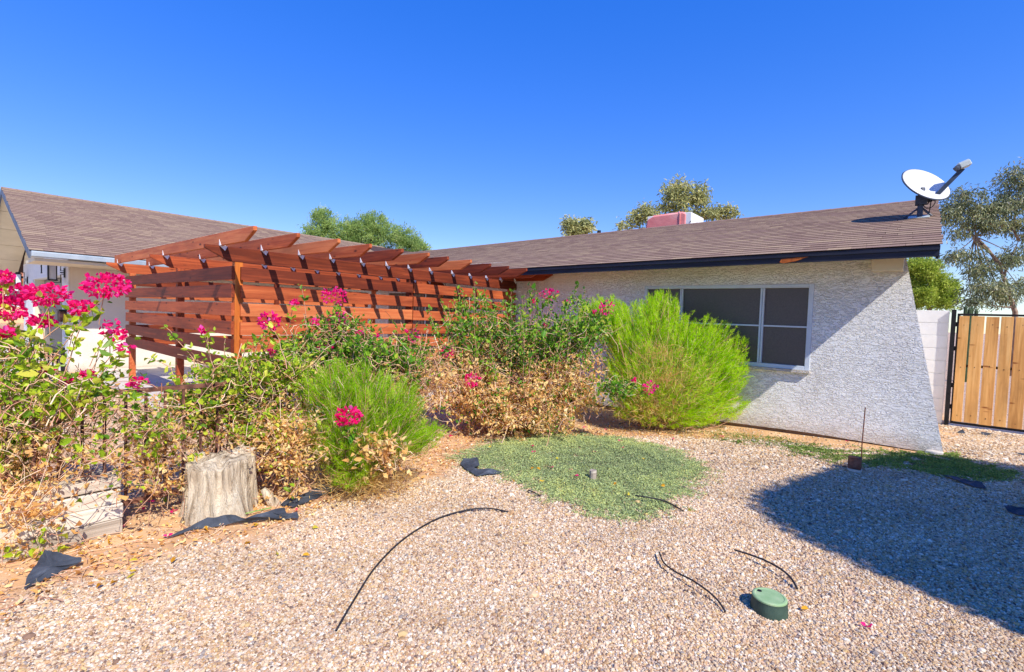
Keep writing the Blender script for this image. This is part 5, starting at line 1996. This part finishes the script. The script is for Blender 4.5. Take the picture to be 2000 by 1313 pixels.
def tube(label, pts, r=0.007, name='drip_tube', mt='tube', cat='tube', group='lengths of black drip tube', z1=None):
    w = []
    for x, y, z in pts:
        p = gnd(x, y, z)
        w.append(np.array([p[0], p[1], z + gz(p[0], p[1]) + r + 0.010]))
    w = np.array(w)
    # smooth (Catmull-Rom)
    out = []
    P = np.vstack([2 * w[0] - w[1], w, 2 * w[-1] - w[-2]])
    for i in range(1, len(P) - 2):
        for t in np.linspace(0, 1, 7)[: (7 if i == len(P) - 3 else 6)]:
            a, b, c, d = P[i - 1], P[i], P[i + 1], P[i + 2]
            out.append(0.5 * ((2 * b) + (c - a) * t + (2 * a - 5 * b + 4 * c - d) * t * t + (3 * b - a - 3 * c + d) * t ** 3))
    m = MB()
    c = Vector(out[len(out) // 2])
    m.tube([Vector(q) - c for q in out], r, 8)
    o = m.build(name, M[mt], None, c, smooth=True)
    tag(o, label, cat, group)


tube('long black drip tube curving across the open gravel', [(657, 1237, 0), (690, 1180, 0.0), (735, 1110, 0.0), (790, 1055, 0.0), (850, 1018, 0.0), (905, 1001, 0.005), (950, 997, 0.01), (993, 1004, 0.0)], 0.0055)
tube('S-shaped black drip tube on the gravel left of the valve box', [(1287, 1087, 0.02), (1296, 1108, 0.02), (1318, 1126, 0.02), (1350, 1142, 0.03), (1380, 1162, 0.025), (1402, 1182, 0.01), (1416, 1203, 0)], 0.005)
tube('black drip tube arched above the green valve box', [(1434, 1080, 0.015), (1462, 1088, 0.02), (1495, 1100, 0.03), (1525, 1116, 0.03), (1545, 1134, 0.02), (1557, 1154, 0)], 0.006)
tube('short black drip tube at the right end of the ground cover', [(1240, 973, 0.05), (1270, 978, 0.045), (1300, 985, 0.01), (1335, 1004, 0)], 0.006)
tube('tiny black tube end left of the ground cover tip', [(1032, 961, 0.01), (1044, 966, 0.005), (1055, 972, 0)], 0.006)
tube('green plastic stake lying behind the fabric strip', [(470, 1010, 0.01), (500, 1003, 0.01), (530, 996, 0.01)], 0.005, 'garden_stake', 'gstake', 'stake', None)


def valve_box():
    c = gnd(1503, 1166, 0.075)
    g0 = float(gz(c[0], c[1]))
    t = thing('valve_box', 'round green irrigation valve box standing in the gravel', 'valve box', (c[0], c[1], g0))
    body = mat('dark_green_plastic', [(0.3, S(46, 66, 56)), (0.7, S(66, 86, 74))], 14, rough=0.6, bmp=0.1)
    lid = mat('faded_green_plastic', [(0.3, S(132, 164, 116)), (0.55, S(148, 176, 130)), (0.78, S(178, 182, 146))], 16, rough=0.65, bmp=0.3, bscale=180, bdist=0.002)
    n = 48

    def lathe(name, prof, mt, parent, smooth=True):
        m = MB()
        for r, z in prof:
            for k in range(n):
                a = 2 * math.pi * k / n
                m.v.append((r * math.cos(a), r * math.sin(a), z))
        for i in range(len(prof) - 1):
            for k in range(n):
                k2 = (k + 1) % n
                m.f.append([i * n + k, i * n + k2, (i + 1) * n + k2, (i + 1) * n + k])
        m.f.append([(len(prof) - 1) * n + k for k in range(n)])
        m.f.append([k for k in range(n - 1, -1, -1)])
        o = m.build(name, mt, parent, (c[0], c[1], g0))
        return o
    R = 0.082
    lathe('body', [(R + 0.010, -0.05), (R + 0.006, 0.03), (R + 0.002, 0.062), (R + 0.002, 0.070)], body, t)
    ld = lathe('lid', [(R - 0.004, 0.0705), (R + 0.001, 0.0715), (R + 0.001, 0.078), (R - 0.004, 0.082), (R - 0.012, 0.083), (R - 0.016, 0.0805)], lid, t)
    m = MB()
    hc = gnd(1483, 1153, 0.082) - np.array([c[0], c[1], 0])
    m.tube([(hc[0], hc[1], 0.0802), (hc[0], hc[1], 0.0812)], 0.013, 16)
    m.build('finger_hole', M['black_metal'], ld, (c[0], c[1], g0))


valve_box()


def rod_and_box():
    b = gnd(1680, 918)
    z = float(gz(b[0], b[1]))
    dep = float(-((b - EYE) @ CR)[2])
    top = V(1690, 796, dep)
    m = MB()
    m.tube([(0, 0, -0.05), (0.002, 0, 0.3), (top[0] - b[0], top[1] - b[1], top[2] - z)], 0.006, 6)
    o = m.build('metal_rod', mat('rusty_brown_rod', [(0.3, S(84, 44, 36)), (0.7, S(126, 72, 56))], 20, rough=0.7), None, (b[0], b[1], z))
    tag(o, 'thin rusty brown metal rod standing upright before the slanted wall', 'rod')
    q = gnd(1669, 921)
    t = thing('utility_box', 'small dark box at the foot of the rusty rod', 'box', (q[0], q[1], z))
    bx('body', (q[0] - 0.06, q[1] - 0.04, z + 0.025), (q[0] + 0.055, q[1] + 0.05, z + 0.15), M['rust_metal'], t, bevel=0.006)
    bx('base', (q[0] - 0.065, q[1] - 0.045, z), (q[0] + 0.06, q[1] + 0.055, z + 0.024), M['concrete'], t)


rod_and_box()

c = gnd(1157, 940)
t = thing('wooden_peg', 'small round weathered wooden peg in the middle of the ground cover', 'peg', (c[0], c[1], 0))
m = MB()
m.tube([(0, 0, -0.02), (0.004, 0, 0.05), (0.0, 0.004, 0.10), (0.0, 0.004, 0.105)], [0.030, 0.032, 0.034, 0.027], 12)
m.build('peg_shaft', M['oldwood'], t, (c[0], c[1], 0))
c = gnd(1822, 892)
m = MB()
m.prism([(-0.09, -0.02, 0), (-0.02, -0.05, 0), (0.08, -0.03, 0), (0.09, 0.03, 0), (-0.03, 0.05, 0)], (0.01, 0.01, 0.05))
tag(m.build('pale_rock', M['concrete'], None, (c[0], c[1], float(gz(c[0], c[1]))), bevel=0.012), 'pale broken rock wedged under the slanted wall end', 'rock')


# ------------------------------------------------------------------ trees beyond
def tree(name, label, base, trunk, limbs, clumps, leafm, lsize, lwid, droop, up, n_per, group=None, woodc='treebark', r0=0.16):
    """clumps in photograph positions with own depth; every clump holds twigs with leaves"""
    p = Plant(name, label, 'tree', base, group)
    m = MB()
    m.tube([tuple(q) for q in trunk], [r0 * (1 - 0.6 * i / max(1, len(trunk) - 1)) for i in range(len(trunk))], 8)
    m.build('trunk', M[woodc], p.t, smooth=True)
    for lb in limbs:
        m = MB()
        m.tube([tuple(q) for q in lb], [0.085 * r0 / .16 * (1 - 0.75 * i / (len(lb) - 1)) for i in range(len(lb))], 6)
        m.build('limb', M[woodc], p.t, smooth=True)
    top = np.array(trunk[-1])
    C, DD, SZ, T = [], [], [], []
    for vol, n in clumps:
        pts = ell_sample(n, vol, 0.55)
        cc = V(vol[0], vol[1], vol[4])
        k = vol[4] / FPX
        ln = 0.5 * max(vol[2], vol[3]) * k
        d0 = unit(pts - cc + RNG.normal(0, 0.3 * ln, pts.shape))
        p0 = pts - (d0 * 0.7 + np.array([0, 0, up])) * ln * 0.5
        c = curve_pts(p0, pts, RNG.normal(0, 0.06 * ln, (n, 3)), 5)
        p.tw.append(c)
        p.twr.append(np.repeat(np.linspace(0.006, 0.002, 5)[None], n, 0) * vol[4] / 12)
        p.twt.append(RNG.uniform(0, 0.5, n))
        # branch from trunk top to clump
        tt = RNG.uniform(0.1, 1, (n, n_per)) * 3.99
        i = tt.astype(int)
        f = (tt - i)[..., None]
        a = np.arange(n)[:, None]
        q = c[a, i] * (1 - f) + c[a, i + 1] * f + RNG.normal(0, lsize * 0.8, (n, n_per, 3))
        d = RNG.normal(0, 0.6, q.shape) + np.array([0, 0, -droop]) + d0[:, None] * 0.5
        C.append(q.reshape(-1, 3)); DD.append(d.reshape(-1, 3))
        SZ.append(lsize * RNG.uniform(0.6, 1.4, n * n_per))
        T.append(np.clip(np.repeat(RNG.normal(0.45, 0.2, n), n_per) + RNG.normal(0, 0.15, n * n_per), 0, 1))
        b = np.stack([top, cc])[None]
        p.tw.append(curve_pts(top[None], cc[None], RNG.normal(0, 0.05 * np.linalg.norm(cc - top), (1, 3)), 5))
        p.twr.append(np.linspace(0.05, 0.015, 5)[None] * r0 / .16)
        p.twt.append(np.array([0.2]))
    o = place('branches', strands_mesh('branches', np.concatenate([resample(c) for c in p.tw]), np.concatenate([resample(c[..., None])[..., 0] for c in p.twr]), np.concatenate(p.twt)), M[woodc], p.t)
    tag(o, kind='stuff')
    me = leaves_mesh('crown', *map(np.concatenate, (C, DD, SZ, T)), lwid, 0.15, 0.1)
    o = place('crown', me, M[leafm], p.t)
    tag(o, kind='stuff')
    return p.t


M['treebark'] = mat('pale_bark', [(0.3, S(112, 88, 74)), (0.5, S(148, 124, 106)), (0.7, S(176, 156, 138))], 5, (6, 6, 1), rough=0.9, bmp=0.4)
M['darkbark'] = mat('dark_bark', [(0.3, S(82, 66, 52)), (0.7, S(124, 104, 84))], 8, (5, 5, 1), rough=0.9, bmp=0.5)
M['mesquite'] = leaf_mat('mesquite_leaf', [(0.0, S(130, 158, 96)), (0.5, S(176, 200, 116)), (1.0, S(212, 224, 140))], 0.5, 0.6, 0.1)
M['euc'] = leaf_mat('eucalyptus_leaf', [(0.0, S(120, 132, 86)), (0.5, S(174, 176, 112)), (1.0, S(222, 214, 142))], 0.3, 0.45, 0.4)
M['euc2'] = leaf_mat('grey_eucalyptus_leaf', [(0.0, S(84, 98, 66)), (0.5, S(134, 142, 96)), (0.85, S(182, 182, 126)), (1.0, S(222, 216, 178))], 0.25, 0.4, 0.5)
M['lushtree'] = leaf_mat('lush_leaf', [(0.0, S(112, 140, 50)), (0.5, S(168, 188, 70)), (1.0, S(212, 218, 104))], 0.35, 0.5, 0.3)


def gb(px, py, d):
    q = V(px, py, d)
    return (q[0], q[1])


dT = 22.0
b = gb(700, 560, dT)
mt = V(700, 500, dT)
tree('mesquite_tree', 'feathery pale green tree rising behind the meeting of the two roofs', b, [(b[0], b[1], 0), (b[0] + .2, b[1], 1.5), tuple(mt)], [[mt, V(660, 470, dT), V(635, 430, dT)], [mt, V(740, 470, dT), V(745, 430, dT)]],
     [((635, 450, 42, 34, dT, 0.9), 110), ((632, 425, 24, 16, dT, 0.6), 40), ((740, 455, 48, 32, dT, 1.0), 130), ((688, 452, 44, 24, dT, 1.0), 120), ((690, 475, 60, 24, dT, 1.0), 120), ((785, 470, 46, 26, dT, 0.8), 110), ((815, 485, 24, 14, dT, 0.6), 40), ((725, 430, 26, 16, dT, .6), 34), ((600, 465, 24, 16, dT, 0.6), 36), ((765, 500, 60, 22, dT, 1), 80), ((660, 500, 60, 24, dT, 1), 80)],
     'mesquite', 0.11, 0.22, -0.6, -0.1, 44, woodc='darkbark')
dT = 26.0
b = gb(1335, 600, dT)
e0 = V(1335, 450, dT)
tree('eucalyptus_tree', 'olive gum tree standing behind the red wrapped cooler', b, [(b[0], b[1], 0), (b[0], b[1], 2.5), tuple(e0)], [[e0, V(1320, 410, dT), V(1310, 375, dT)], [e0, V(1360, 420, dT), V(1395, 415, dT)], [e0, V(1290, 425, dT), V(1250, 420, dT)]],
     [((1325, 372, 34, 20, dT, 1.0), 60), ((1362, 385, 22, 26, dT, 0.8), 48), ((1318, 398, 30, 18, dT, 0.9), 40), ((1265, 415, 28, 14, dT, 0.8), 34), ((1248, 428, 22, 12, dT, 0.7), 20), ((1405, 412, 24, 11, dT, 0.7), 26), ((1380, 418, 26, 12, dT, 0.8), 26), ((1425, 418, 14, 9, dT, .5), 12), ((1340, 425, 60, 14, dT, .9), 40), ((1218, 442, 14, 5, dT, .4), 8)],
     'euc', 0.18, 0.32, 0.5, 0.1, 27)
dT = 27.0
b = gb(1130, 600, dT)
e0 = V(1130, 470, dT)
tree('eucalyptus_tree', 'small olive tree top showing above the ridge left of the cooler', b, [(b[0], b[1], 0), tuple(e0)], [[e0, V(1125, 450, dT), V(1118, 436, dT)]],
     [((1118, 438, 16, 12, dT, 0.5), 26), ((1145, 441, 15, 11, dT, 0.5), 26), ((1128, 452, 28, 10, dT, 0.6), 30)], 'euc', 0.18, 0.34, 0.4, 0.1, 34)
dT = 17.0
b = gb(1985, 640, dT)
e0 = V(1968, 560, dT)
tree('eucalyptus_tree', 'tall airy grey green gum tree with pale limbs behind the gate', b, [(b[0], b[1], 0), tuple(V(1983, 610, dT)), tuple(V(1974, 585, dT)), tuple(V(1963, 550, dT)), tuple(V(1950, 515, dT)), tuple(V(1928, 485, dT)), tuple(V(1905, 462, dT))],
     [[V(1930, 488, dT), V(1908, 478, dT), V(1897, 455, dT), V(1890, 445, dT)], [V(1968, 565, dT), V(1945, 570, dT), V(1915, 560, dT)], [V(1990, 470, dT), V(1980, 450, dT), V(1985, 400, dT), V(1995, 350, dT)], [V(1960, 540, dT), V(1975, 500, dT), V(1990, 470, dT)], [V(1980, 600, dT), V(1960, 600, dT), V(1935, 596, dT)]],
     [((1880, 395, 36, 34, dT, 0.7), 70), ((1850, 420, 24, 26, dT, 0.5), 34), ((1905, 425, 42, 28, dT, 0.8), 70), ((1945, 410, 36, 24, dT, 0.8), 60), ((1985, 350, 34, 36, dT, 0.8), 80), ((1975, 395, 40, 26, dT, 0.8), 60), ((1930, 440, 60, 14, dT, 0.8), 50),
      ((1890, 500, 28, 18, dT, 0.6), 34), ((1855, 500, 14, 14, dT, .4), 12), ((1915, 530, 34, 20, dT, 0.7), 44), ((1960, 510, 30, 18, dT, .7), 30), ((1925, 560, 46, 22, dT, 0.8), 60), ((1900, 590, 22, 12, dT, 0.5), 24), ((1955, 580, 34, 20, dT, .7), 40), ((1990, 560, 26, 26, dT, .6), 34), ((1990, 440, 30, 24, dT, .7), 40), ((1985, 500, 24, 26, dT, .6), 24),
      ((1870, 455, 22, 16, dT, .5), 18), ((2030, 430, 40, 90, dT, 1), 120)],
     'euc2', 0.125, 0.22, 0.9, 0.15, 21, r0=0.085)
dT = 21.0
b = gb(1815, 640, dT)
e0 = V(1815, 590, dT)
tree('leafy_tree', 'lush green tree between the slanted wall and the gum tree', b, [(b[0], b[1], 0), tuple(e0)], [[e0, V(1800, 560, dT), V(1795, 530, dT)], [e0, V(1830, 570, dT), V(1840, 550, dT)]],
     [((1800, 535, 34, 30, dT, 0.8), 120), ((1795, 580, 34, 30, dT, 0.8), 120), ((1838, 565, 24, 26, dT, 0.7), 80), ((1835, 590, 30, 18, dT, .7), 60), ((1780, 520, 24, 16, dT, .6), 40), ((1855, 560, 10, 12, dT, .4), 16), ((1822, 520, 16, 14, dT, .5), 34)],
     'lushtree', 0.12, 0.3, 0.1, -0.3, 44)

# columnar cacti behind the gate
for k, (px, py) in enumerate(((1879, 597), (1887, 601), (1891, 599), (1900, 604))):
    b = gb(px, 700, 14.5)
    tp = V(px, py, 14.5)
    t = thing('columnar_cactus', ('left one', 'second one from left', 'third one from left', 'right one')[k] + ' of four thin cactus columns showing over the gate frame', 'cactus', (b[0], b[1], 0), 'thin cactus columns behind the gate')
    m = MB()
    n = 10
    zs = [0, tp[2] * 0.5, tp[2] - 0.06, tp[2]]
    rs = [0.045, 0.055, 0.045, 0.012]
    for z, r in zip(zs, rs):
        for i in range(n * 2):
            a = math.pi * i / n
            q = r * (1.0 if i % 2 else 0.78)
            m.v.append((q * math.cos(a), q * math.sin(a), z))
    for j in range(3):
        for i in range(2 * n):
            i2 = (i + 1) % (2 * n)
            m.f.append([j * 2 * n + i, j * 2 * n + i2, (j + 1) * 2 * n + i2, (j + 1) * 2 * n + i])
    m.f.append([3 * 2 * n + i for i in range(2 * n)])
    m.build('column', mat('cactus_skin', [(0.3, S(52, 70, 44)), (0.7, S(78, 96, 62))], 9, rough=0.7), t, (b[0], b[1], 0))


# clipped shade tree right of the frame: casts the round shadow on the gravel
def shade_tree():
    # a clipped, unseen crown, box-rounded to fit the cast shadow; its local x lies along the sun's compass direction
    ang = math.atan2(SUN_TO.y, SUN_TO.x)
    zc = 2.75
    c = np.array([1.78 + zc * 1.0, 5.22 - zc * 0.33, zc])
    A, B, Hh_, e = 1.25, 2.05, 1.62, 5.0
    ca, sa = math.cos(ang), math.sin(ang)
    t = thing('shade_tree', 'dense clipped shade tree right of the yard casting the round edged shadow', 'tree', (c[0], c[1], 0))
    m = MB()
    m.tube([(c[0], c[1], 0), (c[0] + .05, c[1], 0.8), (c[0], c[1] + .05, 2.2)], [0.16, 0.12, 0.10], 10)
    m.build('trunk', M['darkbark'], t, smooth=True)

    def surf(q):
        r = (np.abs(q) ** e).sum(-1, keepdims=True) ** (-1 / e)
        w = q * r * np.array([A, B, Hh_])
        return np.stack([w[..., 0] * ca - w[..., 1] * sa, w[..., 0] * sa + w[..., 1] * ca, w[..., 2]], -1)
    N = 30000
    q = unit(RNG.uniform(-1, 1, (N, 3)))
    p = c + surf(q) * RNG.uniform(0.93, 1.0, (N, 1))
    me = leaves_mesh('crown', p, q * 0.4 + RNG.normal(0, 0.8, (N, 3)), RNG.uniform(0.04, 0.075, N), RNG.beta(2, 2, N), 0.55, 0.2, 0.1)
    tag(place('crown', me, M['leaf_green'], t), kind='stuff')
    bm = bmesh.new()  # solid core added inside the leaves to keep the shadow edge crisp
    bmesh.ops.create_icosphere(bm, subdivisions=5, radius=1)
    for v in bm.verts:
        w = surf(np.array(v.co))
        f = 0.955 + 0.012 * math.sin(7 * v.co.x + 5 * v.co.y) + 0.01 * math.sin(11 * v.co.z)
        v.co = Vector(w * f)
    me = bpy.data.meshes.new('solid_core')
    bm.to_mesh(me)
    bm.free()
    place('solid_core', me, mat('solid_core_green', [(0.3, S(30, 58, 20)), (0.7, S(60, 96, 34))], 14, rough=0.9, bmp=1.0, bscale=30, bdist=0.05), t, tuple(c))


shade_tree()


# neighbour house with tiled roof, far left
def neighbour():
    d = 30.0
    e = V(30, 541, d)
    x = e[0]
    zE = e[2]
    t = thing('neighbour_house', 'neighbouring house with orange barrel tile roof seen past the garage corner', 'house', (x - 4, e[1], 0))
    y0, y1 = e[1] - 5.0, e[1] + 6.0
    wl = mat('tan_stucco', [(0.3, S(206, 170, 124)), (0.7, S(222, 188, 144))], 3, rough=0.9)
    tl = mat('orange_clay_tile', [(0.3, S(196, 128, 92)), (0.5, S(216, 154, 116)), (0.7, S(232, 184, 150))], 5, rough=0.85, vary=0.5)
    bx('wall', (x - 8, y0, -0.1), (x - 0.5, y1, zE - 0.2), wl, t)
    bx('fascia', (x - 0.5 + .001, y0, zE - 0.28), (x - 0.02, y1, zE - 0.06), mat('brown_fascia', [(0.3, S(150, 84, 44)), (0.7, S(176, 104, 58))], 4, rough=0.7), t)
    m = MB()
    m.prism([(x, y0, zE - 0.05), (x - 4.2, y0, zE + 1.2), (x - 8.4, y0, zE - 0.05)], (0, y1 - y0, 0))
    rf = m.build('roof', M['roofdeck'], t)
    # barrel tiles
    m = MB()
    n = 8
    L, r = 0.46, 0.13
    ring0 = [(0, r * math.cos(math.pi * k / n), r * 0.75 * math.sin(math.pi * k / n)) for k in range(n + 1)]
    for k in range(n):
        a, b = ring0[k], ring0[k + 1]
        m.poly([(0, a[1], a[2]), (0, b[1], b[2]), (-L, b[1] * .85, b[2] * .85), (-L, a[1] * .85, a[2] * .85)])
        m.poly([(0, a[1], a[2]), (0, b[1], b[2]), (0, b[1] * .8, b[2] * .8), (0, a[1] * .8, a[2] * .8)])
    me = m.mesh('tile', True)
    ang = math.atan2(1.25, 4.2)
    for j in range(9):
        for i in range(30):
            yy = e[1] - 2.6 + i * 0.262
            s = j * 0.42
            place('tile', me, tl, rf, (x + 0.05 - s * math.cos(ang), yy, zE - 0.01 + s * math.sin(ang)), rot=(0, ang, 0))
    w = bx('window', (x - 0.52, e[1] - 0.4, 1.0), (x - 0.47, e[1] + 1.0, 2.1), M['frame_white'], t)
    bx('pane', (x - 0.475, e[1] - 0.3, 1.1), (x - 0.462, e[1] + 0.9, 2.0), M['screen'], w)


neighbour()
